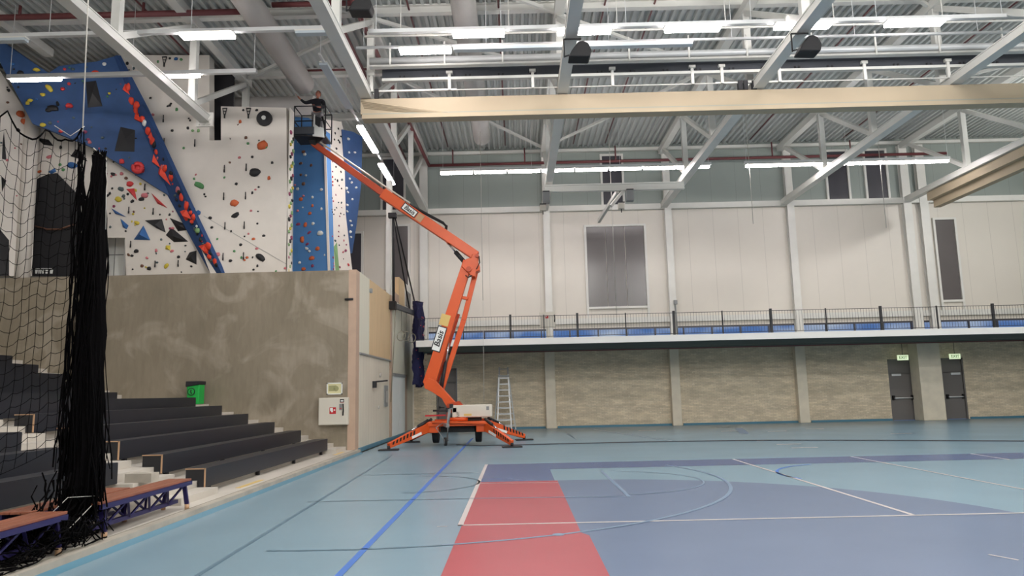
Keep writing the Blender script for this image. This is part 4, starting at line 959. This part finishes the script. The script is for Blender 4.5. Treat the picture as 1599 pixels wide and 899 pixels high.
for x, y, r, c, asp, rot in ((203, 287, 5, 'r', 1.2, 0), (190, 271, 4, 'p', 1, 0), (197, 278, 4, 'n', 1, 0), (177, 272, 4, 'k', 1.5, -.3), (185, 311, 5, 'y', 1.2, -.4), (226, 305, 4.5, 'p', 1.3, 0), (221, 311, 4, 'k', 1.3, 0), (193, 306, 3.5, 't', 1.2, -.5), (189, 295, 4, 't', 1.3, -.3), (213, 392, 4, 'k', 1.1, 0), (206, 399, 3, 'k', 1, -.4), (233, 419, 3.5, 'k', 1, 0), (222, 415, 3, 'n', 1, 0), (260, 415, 4, 'y', 1.3, .8), (244, 391, 3.4, 'p', 1, 0), (214, 348, 4.5, 'y', 1.4, -.3), (279, 401, 3, 'k', 1, 0), (208, 334, 2.6, 'y', 1, 0), (113, 258, 6, 'b', 1.5, -.2), (77, 245, 4, 'p', 1.6, .3), (95, 230, 3.5, 'k', 1, 0), (99, 265, 3, 'g', 1, 0), (62, 268, 3.5, 'o', 1.4, .4), (94, 257, 3.4, 'g', 1, 0)):
    LW.hold(root, x, y, r*.8, c, None, asp, rot)
LW.scatter(root, 50, ['k', 't', 'n', 'y', 'p', 'k', 'm'], 1.2, 2.3, 21, box=(166, 330, 240, 428))
for x, y in ((205, 376), (243, 407), (279, 406), (240, 325), (202, 323), (227, 287)): LW.quick(root, x, y, 8)
ar = Facet([(50, 431), (56, 280), (74, 272), (88, 270), (118, 301), (124, 431)], [(50, 431, 23.2), (56, 280, 22.7), (124, 431, 23.2)])
q = MB(); ar.build(M['dark'], root, 'dark_arch', .05)
q = MB().m(M['dark']); q.prism([ar.p(56, 418, .02), ar.p(120, 418, .02), ar.p(120, 431, .02), ar.p(56, 431, .02)], (0, .01, 0))
q.build('sponsor_board', None, root)
q = MB().m(M['leaf'])
for x0, x1, y0, y1 in ((56, 84, 418.5, 419.3), (56, 60, 421, 427), (61, 66, 421, 427), (67, 70, 421, 427), (72, 77, 421, 427), (79, 84, 421, 427)):
    q.prism([ar.p(x0, y0, .035), ar.p(x1, y0, .035), ar.p(x1-1, y1, .035), ar.p(x0, y1, .035)], (0, .005, 0))
q.build('board_lettering', None, root)
for x, y, r in ((82, 315, 2.2), (118, 311, 3)): LW.hold(root, x, y, r, 'w')
q = MB(); q.tube([ar.p(56, 353, .04), ar.p(75, 358, .05), ar.p(95, 358, .05), ar.p(118, 350, .04)], .03, 6); q.build('rope_band', HM['n'], root)
# --- far-left curved white wall
FL = Facet([(-60, 60), (-30, 62), (50, 190), (56, 280), (50, 431), (-60, 431)], [(-10, 93, 21.6), (50, 192, 22.5), (50, 430, 22.6)])
root = empty('climbing_wall', FL.p(20, 425), 'white climbing wall at the far left behind the open net', 'climbing wall')
FL.build(M['cwhite'], root)
FL.volume(root, [(4, 222), (6, 205), (10, 250), (3, 248)], 'k', .1); FL.volume(root, [(2, 275), (10, 282), (3, 300)], 'k', .1); FL.volume(root, [(-30, 350), (0, 358), (14, 375), (14, 431), (-30, 431)], 'k', .12)
for x, y, r, c in ((32, 178, 5, 'o'), (38, 190, 5, 'o'), (13, 141, 3, 'k'), (2, 103, 4, 'k'), (44, 210, 4, 'p'), (28, 203, 3.5, 'k'), (12, 160, 2, 'n')): FL.hold(root, x, y, r, c)
FL.scatter(root, 24, ['n', 't', 'k', 'p'], 1, 2, 31)
# --- white blocks between (lit round edge)
q = MB(); p = FL.p(45, 330); q.tube([(p.x, p.y-.1, ZB), (p.x, p.y-.1, p.z+.4), (p.x-.1, p.y, p.z+3.4)], .22, 16)
q.build('rounded_edge', M['cwhite'], root)
# partition beside the arch
q = MB(); a = at(166, 428, 24.0); b_ = at(196, 370, 24.0); q.m(M['leaf']); q.box(a.x, b_.x, 23.95, 24.1, ZB, b_.z+.6); q.m(M['ctrl']); q.box(a.x, b_.x, 23.94, 23.95, (a.z+b_.z)/2, (a.z+b_.z)/2+.03); q.box((a.x+b_.x)/2-.02, (a.x+b_.x)/2, 23.94, 23.95, ZB, b_.z)
tag(q.build('partition', None), 'white panelled partition seen beside the net under the overhang', 'partition')

# --- blue tower
root = empty('climbing_tower', at(500, 421, 26), 'climbing tower of blue and white faces behind the basket of the lift', 'climbing wall')
T1 = Facet([(457, 182), (482, 184), (507, 203), (515, 430), (456, 430)], [(457, 182, 25.6), (456, 430, 25.6), (507, 300, 25.3)])
T1b = Facet([(504, 228), (510, 250), (515, 430), (492, 430), (490, 320)], [(504, 228, 25.3), (490, 320, 25.42), (515, 430, 24.9)])
T2 = Facet([(507, 186), (533, 190), (537, 205), (540, 335), (551, 430), (513, 430)], [(507, 300, 25.3), (513, 430, 25.3), (540, 300, 26.4)])
T3 = Facet([(534, 202), (552, 206), (566, 214), (564, 290), (557, 350), (550, 395), (547, 395), (540, 335)], [(535, 300, 26.4), (535, 205, 26.3), (564, 300, 26.9)])
T1.build(M['cblue3'], root, 'blue_face', .4); T2.build(M['cwhite'], root, 'white_face', .3); T3.build(M['cblue'], root, 'rear_blue_face', .3)
for a0, a1, w_ in (((458.5, 184), (455.5, 430), 3.2), ((507, 206), (514.5, 430), 3.6)):
    q = MB(); dx = Vector((1, 0, 0)); p0, p1 = T1.p(*a0, .02), T1.p(*a1, .02); q.bar(p0, p1, w_*.022, .06, side=(0, 1, 0)); q.build('white_edge', M['cwhite'], root)
T1.hold(root, 500, 364, 4.6, 'w', 2, 1.3, 0)
for x, y, r, c, asp, rot in ((477, 351, 5.5, 'o', .6, -.2), (472, 374, 6, 'o', .6, 0), (496, 388, 4.4, 'o', 1, 0), (487, 403, 4.6, 'o', 1.2, 0), (474, 420, 3.5, 'o', 1.8, 0), (479, 388, 3.4, 'w', 1.4, -.5), (483, 392, 3.6, 'w', 1, 0), (474, 237, 3.8, 'n', 1.2, 0), (476, 241, 3, 'w', 1, 0), (470, 255, 3, 'n', 1.2, 0), (486, 258, 3, 'n', 1.2, 0),
    (470, 273, 3.2, 'n', 1, 0), (478, 274, 2.8, 'w', 1, 0), (474, 287, 3.3, 'n', 1, 0), (465, 295, 2.8, 'w', 1, 0), (470, 311, 3.6, 'o', 1, 0), (474, 306, 3, 'p', 1, 0), (488, 308, 3, 'w', .8, 0), (502, 296, 2.8, 'w', 1, 0), (488, 321, 3.2, 'o', 1, 0), (484, 333, 3.4, 'o', 1, 0), (502, 326, 3, 'w', 1, 0), (465, 329, 3, 'p', 1, 0), (489, 349, 3, 'w', 1, 0), (466, 350, 3, 'm', 1.5, 0), (483, 363, 2.6, 'm', 1.6, .5), (468, 410, 3, 'w', 1, 0), (466, 221, 2.8, 'w', 1, .5), (461, 289, 2.5, 'p', 1, 0), (473, 324, 2, 'w', 1, 0), (488, 415, 3, 'm', 1.4, .3), (480, 381, 2.6, 'm', 1.4, .4), (507, 398, 2, 'w', 1, 0)):
    T1.hold(root, x, y, r*.8, c, None, asp, rot)
T2.scatter(root, 60, ['k', 'm', 'r', 't', 'k', 'm', 'p'], 1.1, 2.0, 41, box=(508, 548, 235, 430))
T2.volume(root, [(521, 385), (526, 378), (530, 425), (524, 428)], 'l', .08)
for x, y in ((521, 200), (527, 208), (532, 201), (532, 219), (536, 213), (526, 218), (514, 210), (517, 225), (529, 232), (534, 222)): T2.hold(root, x-4, y, 2, 'k')
for x, y in ((546, 279), (549, 285), (541, 294), (543, 300), (556, 293), (550, 311), (542, 320), (542, 330), (547, 345), (549, 352), (548, 370), (545, 238), (554, 238), (544, 217), (547, 362), (545, 262)): T3.hold(root, x, y, 2.1, 'w')

# ================================================================== BOOM LIFT
LY = 24.3
lift = empty('boom_lift', (-1.95, LY, 0), 'orange trailer-mounted boom lift on four outriggers reaching up to the roof', 'boom lift')
def lp(x, y, Y=LY): return at(x, y, Y)
OR = M['orange']
ax_side = (0, 1, 0)
# chassis
q = MB(); q.box(-2.95, -.95, 23.75, 24.85, .62, .76); q.box(-3.1, -2.55, 23.8, 24.8, .42, .74); q.box(-1.35, -.85, 23.8, 24.8, .42, .74); q.m(M['black']).box(-2.5, -1.4, 23.95, 24.6, .42, .62)
bevel(q.build('chassis', OR, lift), .02)
q = MB(); q.bar((-2.75, 23.7, .78), (-1.0, 23.7, .7), .06, .06); q.bar((-2.8, 24.9, .78), (-1.0, 24.9, .78), .06, .06); q.build('tow_bar', OR, lift)
for x, y in ((-2.7, 24.35), (-1.3, 24.35)):
    q = MB(); q.disc((x, y, .4), (1, 0, 0), .33, .2, 28); w_ = bevel(q.build('wheel', M['black'], lift), .03)
    q = MB(); q.disc((x, y, .4), (1, 0, 0), .17, .22, 20); q.build('rim', M['dark'], w_)
q = MB(); q.disc((-2.25, 22.9, .2), (1, .3, 0), .13, .07, 20); jw = q.build('jockey_wheel', M['black'], lift)
q = MB(); q.disc((-2.25, 22.9, .2), (1, .3, 0), .08, .08, 16); q.build('rim', M['chrome'], jw)
q = MB(); q.tube([(-2.2, 22.95, .22), (-2.2, 23.3, .75), (-2.15, 23.3, 1.15)], .045, 10); q.tube([(-2.2, 23.3, 1.15), (-2.05, 23.3, 1.2)], .02, 6); q.build('jockey_post', M['ctrl'], lift)
q = MB(); q.bar((-2.2, 23.2, .66), (-2.35, 23.75, .68), .1, .1); q.tube([(-2.38, 23.7, .75), (-2.6, 23.4, .6), (-2.4, 23.2, .35), (-2.35, 23.1, .25)], .012, 5); q.build('coupling', M['ctrl'], lift)
# turntable and tower
q = MB(); q.disc((-1.95, LY, .83), (0, 0, 1), .38, .12, 28); q.m(M['dark']).disc((-1.95, LY, .92), (0, 0, 1), .32, .08, 28); q.build('turntable', OR, lift)
q = MB(); q.prism([lp(697, 652, LY-.22), lp(722, 652, LY-.22), lp(724, 634, LY-.22), lp(716, 626, LY-.22), lp(698, 630, LY-.22)], (0, .44, 0)); q.build('turret', M['dorange'], lift)
q = MB()
for i, (x, y) in enumerate(((699, 640), (703, 648), (710, 640), (705, 634), (715, 646))): q.obox(lp(x, y, LY-.27), Vector((1, 0, 0)), Vector((0, 1, 0)), Vector((0, 0, 1)), .06, .05, .07)
q.tube([lp(676, 641, LY-.3), lp(698, 641, LY-.3)], .03, 8); q.build('control_valves', M['dark'], lift)
q = MB(); q.bar(lp(664, 649, LY-.2), lp(696, 648, LY-.2), .03, .05); q.build('lever', M['sred'], lift)
q = MB(); q.box(-2.14, -.84, LY-.32, LY+.3, .88, 1.28); cv = bevel(q.build('motor_cover', M['cover'], lift), .04, 3)
q = MB(); q.box(-1.75, -1.5, LY-.325, LY-.318, .93, 1.0); q.build('yellow_label', M['yellow'], cv)
q = MB(); q.box(-1.02, -.93, LY-.325, LY-.318, 1.1, 1.22); q.build('small_label', M['ctrl'], cv)
q = MB(); q.box(-1.9, -1.2, LY-.2, LY+.2, .78, .88); q.build('motor', M['black'], lift)
# booms
def boom(name, a, b, wpx, depth, mt=OR, Y=LY, w2=None, parent=lift):
    q = MB(); p, r_ = lp(*a, Y), lp(*b, Y); k = LY/F_PX
    q.bar(p, r_, depth, wpx*k, side=None, h2=(w2 or wpx)*k) if False else q.bar(p, r_, wpx*k, depth, side=(0, 1, 0), w2=(w2 or wpx)*k, h2=depth)
    return bevel(q.build(name, mt, parent), .015)
q = MB(); q.prism([lp(661, 596, LY-.16), lp(669, 590, LY-.16), (lp(680, 594, LY-.16)), lp(692, 607, LY-.16), lp(709, 626, LY-.16), lp(720, 636, LY-.16), lp(714, 643, LY-.16), lp(700, 640, LY-.16), lp(690, 622, LY-.16), lp(675, 612, LY-.16), lp(663, 606, LY-.16)], (0, .32, 0)); bevel(q.build('lower_link', OR, lift), .015)
lb = boom('lower_boom', (670, 600), (731, 408), 19, .3, w2=15)
boom('parallel_link', (687, 617), (724, 500), 8, .1, Y=LY+.2); boom('parallel_link', (724, 500), (743, 424), 8, .12, Y=LY+.2)
boom('parallel_link', (680, 606), (716, 490), 5, .08, M['dorange'], Y=LY+.35)
boom('cross_strut', (718, 464), (731, 466), 5, .1, Y=LY+.1)
q = MB(); q.tube([lp(688, 612, LY+.05), lp(696, 565, LY+.05)], .06, 10); q.m(M['chrome']).tube([lp(696, 565, LY+.05), lp(701, 535, LY+.05)], .035, 10); q.build('lift_cylinder', M['dark'], lift)
q = MB(); q.prism([lp(x, y, LY-.2) for x, y in ((722, 410), (728, 404), (736, 402), (737, 396), (742, 395), (748, 398), (746, 408), (749, 414), (749, 422), (743, 424), (742, 432), (735, 430), (727, 422), (721, 416))], (0, .42, 0)); kn = bevel(q.build('knuckle', OR, lift), .02)
q = MB(); q.disc(lp(732, 420, LY-.24), (0, 1, 0), .09, .08, 16); q.disc(lp(745, 399, LY-.24), (0, 1, 0), .06, .08, 16); q.build('pivot_pin', M['dorange'], kn)
q = MB(); q.tube([lp(727, 430, LY-.25), lp(731, 433, LY-.28), lp(737, 430, LY-.25)], .025, 6); q.tube([lp(748, 400, LY-.25), lp(749, 410, LY-.3), lp(744, 420, LY-.28)], .02, 6); q.build('hose', M['black'], kn)
ub = boom('upper_boom', (744, 400), (598, 302), 15, .3, w2=17)
q = MB(); q.prism([lp(x, y, LY-.12) for x, y in ((690, 367), (698, 380), (700, 380), (704, 374), (715, 383))], (0, .24, 0)); q.build('cylinder_bracket', OR, ub)
inb = boom('telescopic_boom', (604, 306), (489, 224), 11, .22, w2=9, mt=M['dorange'])
q = MB(); q.tube([lp(500, 222, LY-.1), lp(545, 252, LY-.1), lp(600, 290, LY-.1), lp(640, 317, LY-.1)], .03, 8); q.build('cable_tube', M['cover'], inb)
q = MB(); q.tube([lp(632, 315, LY), lp(664, 333, LY), lp(692, 348, LY), lp(697, 353, LY), lp(696, 360, LY)], .05, 8); q.build('hose_loop', M['black'], ub)
q = MB(); q.tube([lp(711, 393, LY), lp(726, 410, LY)], .075, 12); q.m(M['chrome']).tube([lp(699, 379, LY), lp(711, 393, LY)], .03, 8); q.build('luffing_cylinder', M['dark'], lift)
# lettering plates
def plate(a, b, h, parent, txt):
    p, r_ = lp(*a, LY-.162), lp(*b, LY-.162); d = (r_-p).normalized(); L = (r_-p).length/2; c = (p+r_)/2; up = Vector((0, -1, 0)).cross(d)
    up = d.cross(Vector((0, -1, 0)))*-1
    up = Vector((0, -1, 0)).cross(d).normalized()
    q = MB().m(M['dark']); q.obox(c, d, Vector((0, 1, 0)), up, L+.03, .004, h+.03); q.m(M['leaf']); q.obox(c-Vector((0, .003, 0)), d, Vector((0, 1, 0)), up, L, .004, h)
    pl = q.build('name_plate', None, parent)
    text('lettering', txt, M['black'], pl, c-Vector((0, .012, 0)), d, up, h*1.5, .2)
plate((680, 547), (691, 511), .13, lb, 'Basis'); plate((630, 321), (649, 335), .1, ub, 'Basis')
q = MB(); c0, c1 = lp(692, 508, LY-.16), lp(697, 491, LY-.16); q.bar(c0, c1, .31, .02, side=(0, 1, 0)); q.build('yellow_sticker', M['yellow'], lb)
q = MB(); c0, c1 = lp(651, 336.5, LY-.16), lp(660, 342.5, LY-.16); q.bar(c0, c1, .26, .02, side=(0, 1, 0)); q.build('yellow_sticker', M['birch'], ub)
# outriggers
feet = [((-3.92, 22.45), (-2.9, 23.85)), ((-.2, 22.6), (-1.05, 23.85)), ((.2, 25.8), (-1.0, 24.8)), ((-3.75, 26.0), (-2.9, 24.75))]
for (fx, fy_), (hx, hy) in feet:
    hub = Vector((hx, hy, .6)); ft = Vector((fx, fy_, .14)); d = (ft-hub).normalized(); sd = Vector((d.y, -d.x, 0)).normalized(); up = sd.cross(d).normalized()
    if up.z < 0: up = -up
    q = MB(); q.bar(hub, ft, .14, .3, w2=.12, h2=.15); arm = bevel(q.build('outrigger', OR, lift), .01)
    q = MB(); L = (ft-hub).length
    n = 7
    for s_ in (-1, 1):
        for i in range(n):
            t0 = .36+.6*i/n; hw = .15*(1-t0)+.075*t0; wv = (.14*(1-t0)+.12*t0)/2+.003
            for pp in range(1):
                a_ = hub+d*(L*t0)+sd*(s_*wv)+up*(hw*.95); b2 = hub+d*(L*(t0+.045))+sd*(s_*wv)+up*(hw*.95); c2 = hub+d*(L*(t0+.075))+sd*(s_*wv)-up*(hw*.1); d2 = hub+d*(L*(t0+.03))+sd*(s_*wv)-up*(hw*.1)
                q.poly([a_, b2, c2, d2])
        if s_ == -1:
            q.build('hazard_stripes', M['black'], arm, fix=False); q = MB()
    q.build('hazard_stripes', M['black'], arm, fix=False)
    c_ = hub.lerp(ft, .35); q = MB()
    for s_ in (-1, 1): q.obox(c_+sd*(s_*.072)-up*.06, d, sd, up, .22, .003, .04)
    q.build('white_label', M['leaf'], arm)
    q = MB(); a_ = hub+Vector((0, 0, .22)); b2 = hub.lerp(ft, .42)+up*.14; q.tube([a_, a_.lerp(b2, .6)], .05, 10); q.m(M['chrome']).tube([a_.lerp(b2, .6), b2], .028, 8); q.build('outrigger_cylinder', M['dark'], arm)
    q = MB(); q.obox((fx, fy_, .02), Vector((1, .1, 0)).normalized(), Vector((-.1, 1, 0)).normalized(), Vector((0, 0, 1)), .3, .2, .02); q.m(M['dark']).tube([(fx, fy_, .03), ft], .05, 10); q.build('foot_plate', M['dark'], arm)
# basket at the boom tip
bx0, bx1, by0, by1, bz = -7.42, -6.35, LY-.45, LY+.4, 10.45
bk = MB(); bk.box(bx0, bx1, by0, by1, bz, bz+.05); bas = bk.build('basket_floor', M['dark'], lift)
q = MB(); q.box(bx0, bx0+.45, by0-.02, by0+.02, bz, bz+.32); q.box(bx0-.02, bx0+.02, by0, by1, bz, bz+.32); q.build('toe_board', M['dark'], bas)
q = MB()
for z in (bz+.55, bz+1.08):
    q.tube([(bx0, by0, z), (bx1, by0, z), (bx1, by1, z), (bx0, by1, z), (bx0, by0, z)], .022, 8)
for x, y in ((bx0, by0), (bx1, by0), (bx1, by1), (bx0, by1), (bx0+.5, by1)): q.tube([(x, y, bz), (x, y, bz+1.08)], .022, 8)
q.build('guard_rail', M['dark'], bas)
q = MB(); q.prism([lp(x, y, by0-.05) for x, y in ((488, 212), (506, 214), (505, 200), (496, 196), (491, 178), (490, 181))], (0, .06, 0)); q.build('white_panel', M['leaf'], bas)
q = MB(); q.prism([lp(x, y, by0-.06) for x, y in ((492, 181), (501, 184), (499, 199), (492, 194))], (0, .08, 0)); q.build('control_box', M['dark'], bas)
q = MB(); q.box(bx0+.05, bx0+.7, by0-.12, by0-.02, bz+.05, bz+.3); q.build('side_box', M['mech'], bas)
q = MB(); q.prism([lp(x, y, LY-.12) for x, y in ((480, 214), (492, 210), (505, 212), (500, 220), (492, 227), (483, 224))], (0, .24, 0)); bevel(q.build('tip_joint', M['dark'], lift), .02)
q = MB(); q.tube([lp(493, 222, LY-.15), lp(503, 217, LY-.2), lp(508, 208, LY-.3), lp(507, 195, LY-.4), lp(503, 182, LY-.42)], .035, 8); q.build('hose', M['black'], bas)
# power cable on the floor
q = MB(); q.tube([(-2.0, 24.0, .02), (-1.2, 23.4, .02), (0.5, 23.4, .02), (2.8, 23.45, .02), (5, 23.35, .02), (7.7, 22.95, .02), (10.6, 21.9, .02), (13.8, 20.5, .02), (18, 19.2, .02), (26, 17.5, .02)], .016, 6)
tag(q.build('power_cable', M['mech']), 'thin dark cable running from the boom lift across the floor', 'cable')

# ================================================================== PERSON IN THE BASKET
def skin_mesh(name, verts, edges, radii, mt, parent, root_i=0, sub=2):
    me = bpy.data.meshes.new(name); me.from_pydata(verts, edges, []); o = bpy.data.objects.new(name, me); COL.objects.link(o)
    s_ = o.modifiers.new('skin', 'SKIN'); s_.use_smooth_shade = True
    for i, r in enumerate(radii):
        rr_ = r if isinstance(r, tuple) else (r, r); me.skin_vertices[0].data[i].radius = rr_
    me.skin_vertices[0].data[root_i].use_root = True
    b2 = o.modifiers.new('sub', 'SUBSURF'); b2.levels = sub; b2.render_levels = sub
    dg = bpy.context.evaluated_depsgraph_get(); me2 = bpy.data.meshes.new_from_object(o.evaluated_get(dg)); bpy.data.objects.remove(o)
    me2.materials.clear(); me2.materials.append(mt); o = bpy.data.objects.new(name, me2); COL.objects.link(o)
    for p_ in me2.polygons: p_.use_smooth = True
    if parent is not None: adopt(o, parent)
    return o
px_, py_, pz = -6.75, LY-.02, bz+.05
per = empty('person', (px_, py_, pz), 'person in dark jacket and grey trousers standing in the lift basket, arm raised', 'person')
V = lambda x, y, z: (px_+x, py_+y, pz+z)
# body (skin): head, neck, arms, hands, legs in one surface, clothing over it
bv = [V(0, 0, .95), V(.0, .0, 1.15), V(-.02, 0, 1.36), V(0, -.02, 1.46), V(.02, -.03, 1.53),
      V(-.2, 0, 1.38), V(-.42, -.05, 1.3), V(-.6, -.12, 1.45), V(-.66, -.14, 1.52),
      V(.2, 0, 1.37), V(.27, -.1, 1.1), V(.12, -.3, 1.05), V(.05, -.36, 1.06),
      V(-.1, 0, .88), V(-.11, -.02, .5), V(-.12, .02, .1), V(-.12, -.12, .04), V(.1, 0, .88), V(.12, -.03, .5), V(.12, .03, .1), V(.13, -.11, .04)]
be = [(0, 1), (1, 2), (2, 3), (3, 4), (2, 5), (5, 6), (6, 7), (7, 8), (2, 9), (9, 10), (10, 11), (11, 12), (0, 13), (13, 14), (14, 15), (15, 16), (0, 17), (17, 18), (18, 19), (19, 20)]
br_ = [(.13, .1), (.12, .09), (.11, .08), .05, .05, .055, .045, .03, .035, .055, .045, .03, .035, .08, .055, .04, .04, .08, .055, .04, .04]
body = skin_mesh('body', bv, be, br_, M['skin'], per)
# head with face
hm = bmesh.new(); bmesh.ops.create_uvsphere(hm, u_segments=20, v_segments=14, radius=1)
for v in hm.verts:
    x, y, z = v.co; z2 = z*.125; w_ = .078 if z > -.2 else .078*(1+.35*(z+.2)); v.co = Vector((x*w_, y*.097*(1 if z > -.3 else 1+.2*(z+.3)), z2))
    if y < -.8 and -.35 < z < .1: v.co.y -= .018*(1-abs(x)*3)
me = bpy.data.meshes.new('head'); R_ = Matrix.Translation(V(.03, -.04, 1.62)) @ Matrix.Rotation(-.5, 4, 'Z') @ Matrix.Rotation(-.2, 4, 'X'); hm.transform(R_)
for f_ in hm.faces: f_.smooth = True
hm.to_mesh(me); hm.free(); me.materials.append(M['skin']); ho = bpy.data.objects.new('head', me); COL.objects.link(ho); adopt(ho, per)
q = MB()
for s_ in (-1, 1):
    q.disc(R_ @ Vector((s_*.03, -.088, .012)), R_.to_3x3() @ Vector((0, 1, 0)), .011, .01, 10)
q.build('eyes', M['dark'], ho)
q = MB(); q.obox(R_ @ Vector((0, -.089, -.06)), R_.to_3x3() @ Vector((1, 0, 0)), R_.to_3x3() @ Vector((0, 1, 0)), R_.to_3x3() @ Vector((0, 0, 1)), .022, .005, .005); q.build('mouth', M['sred'], ho)
q = MB()
for s_ in (-1, 1): q.disc(R_ @ Vector((s_*.08, .005, -.005)), R_.to_3x3() @ Vector((1, 0, 0)), .028, .018, 12)
q.build('ears', M['skin'], ho)
hm = bmesh.new(); bmesh.ops.create_uvsphere(hm, u_segments=20, v_segments=12, radius=1)
bmesh.ops.delete(hm, geom=[v for v in hm.verts if v.co.z < -.3 or (v.co.y < -.55 and v.co.z < .45)], context='VERTS')
for v in hm.verts: v.co = Vector((v.co.x*.086, v.co.y*.106+.006, v.co.z*.134+.004))
hm.transform(R_); me = bpy.data.meshes.new('hair')
for f_ in hm.faces: f_.smooth = True
hm.to_mesh(me); hm.free(); me.materials.append(M['hair']); o = bpy.data.objects.new('hair', me); COL.objects.link(o); adopt(o, per)
jk = [V(0, 0, .9), V(0, 0, 1.12), V(-.02, 0, 1.36), V(-.0, -.01, 1.45), V(-.2, 0, 1.38), V(-.42, -.05, 1.3), V(-.57, -.11, 1.42), V(.2, 0, 1.37), V(.27, -.1, 1.1), V(.16, -.25, 1.06)]
skin_mesh('jacket', jk, [(0, 1), (1, 2), (2, 3), (2, 4), (4, 5), (5, 6), (2, 7), (7, 8), (8, 9)], [(.17, .12), (.165, .12), (.16, .11), .065, .08, .06, .045, .08, .06, .045], M['navycloth'], per)
tr_ = [V(0, 0, .93), V(-.1, 0, .86), V(-.11, -.02, .5), V(-.12, .02, .12), V(.1, 0, .86), V(.12, -.03, .5), V(.12, .03, .12)]
skin_mesh('trousers', tr_, [(0, 1), (1, 2), (2, 3), (0, 4), (4, 5), (5, 6)], [(.15, .12), .105, .08, .065, .105, .08, .065], M['greycloth'], per)
for s_ in (-.12, .12):
    skin_mesh('shoe', [V(s_, .05, .06), V(s_, -.05, .055), V(s_, -.15, .04)], [(0, 1), (1, 2)], [.055, .055, .04], M['black'], per)
for hx, hy, hz, dx, dz in ((-.67, -.14, 1.53, -.6, .8), (.03, -.38, 1.06, -.7, .2)):
    for k in range(5):
        a = (k-1.5)*.022 if k < 4 else -.05
        L = (.06, .07, .065, .05, .04)[k]; d_ = Vector((dx, -.2 if k < 4 else -.7, dz)).normalized()
        b0 = Vector(V(hx, hy+a*1.0, hz)) ; c0 = b0+d_*L; e0 = c0+(d_+Vector((0, -.5, -.3))).normalized()*L*.6
        skin_mesh('finger', [tuple(b0), tuple(c0), tuple(e0)], [(0, 1), (1, 2)], [.01, .009, .007], M['skin'], body, 0, 1)

# ================================================================== LADDER
root = empty('step_ladder', (-.6, 33, 0), 'tall aluminium double ladder standing before the brick wall right of the lift', 'ladder')
def rung_side(y_foot, wf, wt, zt, nm_, n=10):
    def P(s_, t): return Vector((-.6+s_*(wf*(1-t)+wt*t)/2+.06*t*0, y_foot+(33.0-y_foot)*t, zt*t))
    for s_ in (-1, 1):
        q = MB(); q.bar(P(s_, 0), P(s_, 1), .05, .03); q.build('stile', M['alu'], root)
    for i in range(n):
        t = (i+.7)/(n+.3); q = MB(); q.bar(P(-1, t), P(1, t), .04, .05); q.build('rung', M['alu'], root)
rung_side(32.5, .62, .4, 2.45, 'f', 9); rung_side(33.5, .98, .42, 2.45, 'r', 9)
q = MB(); q.bar((-.85, 33, 2.38), (-.35, 33, 2.38), .08, .08)
for s_ in (-1, 1): q.bar((-.6+s_*.2, 33, 2.3), (-.6+s_*.19, 33.05, 2.78), .06, .04)
q.bar((-.78, 33.05, 2.7), (-.42, 33.05, 2.7), .035, .035); q.build('extension', M['ctrl'], root)

# ================================================================== WORLD, VIEW
wd = bpy.data.worlds.new('world'); S.world = wd; wd.use_nodes = True
nt = wd.node_tree; bg = nt.nodes['Background']
tc = nt.nodes.new('ShaderNodeTexCoord'); mp = nt.nodes.new('ShaderNodeMapping'); mp.inputs['Scale'].default_value = (14, 1, 30)
n = nt.nodes.new('ShaderNodeTexNoise'); n.inputs['Scale'].default_value = 1.2; n.inputs['Detail'].default_value = 2
r = nt.nodes.new('ShaderNodeValToRGB'); r.color_ramp.elements[0].position = .4; r.color_ramp.elements[0].color = lin('6a8fce'); r.color_ramp.elements[1].position = .7; r.color_ramp.elements[1].color = lin('e2ecfa')
nt.links.new(tc.outputs['Generated'], mp.inputs[0]); nt.links.new(mp.outputs[0], n.inputs[0]); nt.links.new(n.outputs[0], r.inputs[0]); nt.links.new(r.outputs[0], bg.inputs[0])
bg.inputs[1].default_value = .9
S.view_settings.view_transform = 'Standard'; S.view_settings.look = 'None'; S.view_settings.gamma = 1; S.view_settings.use_curve_mapping = False
S.view_settings.exposure = -0.6
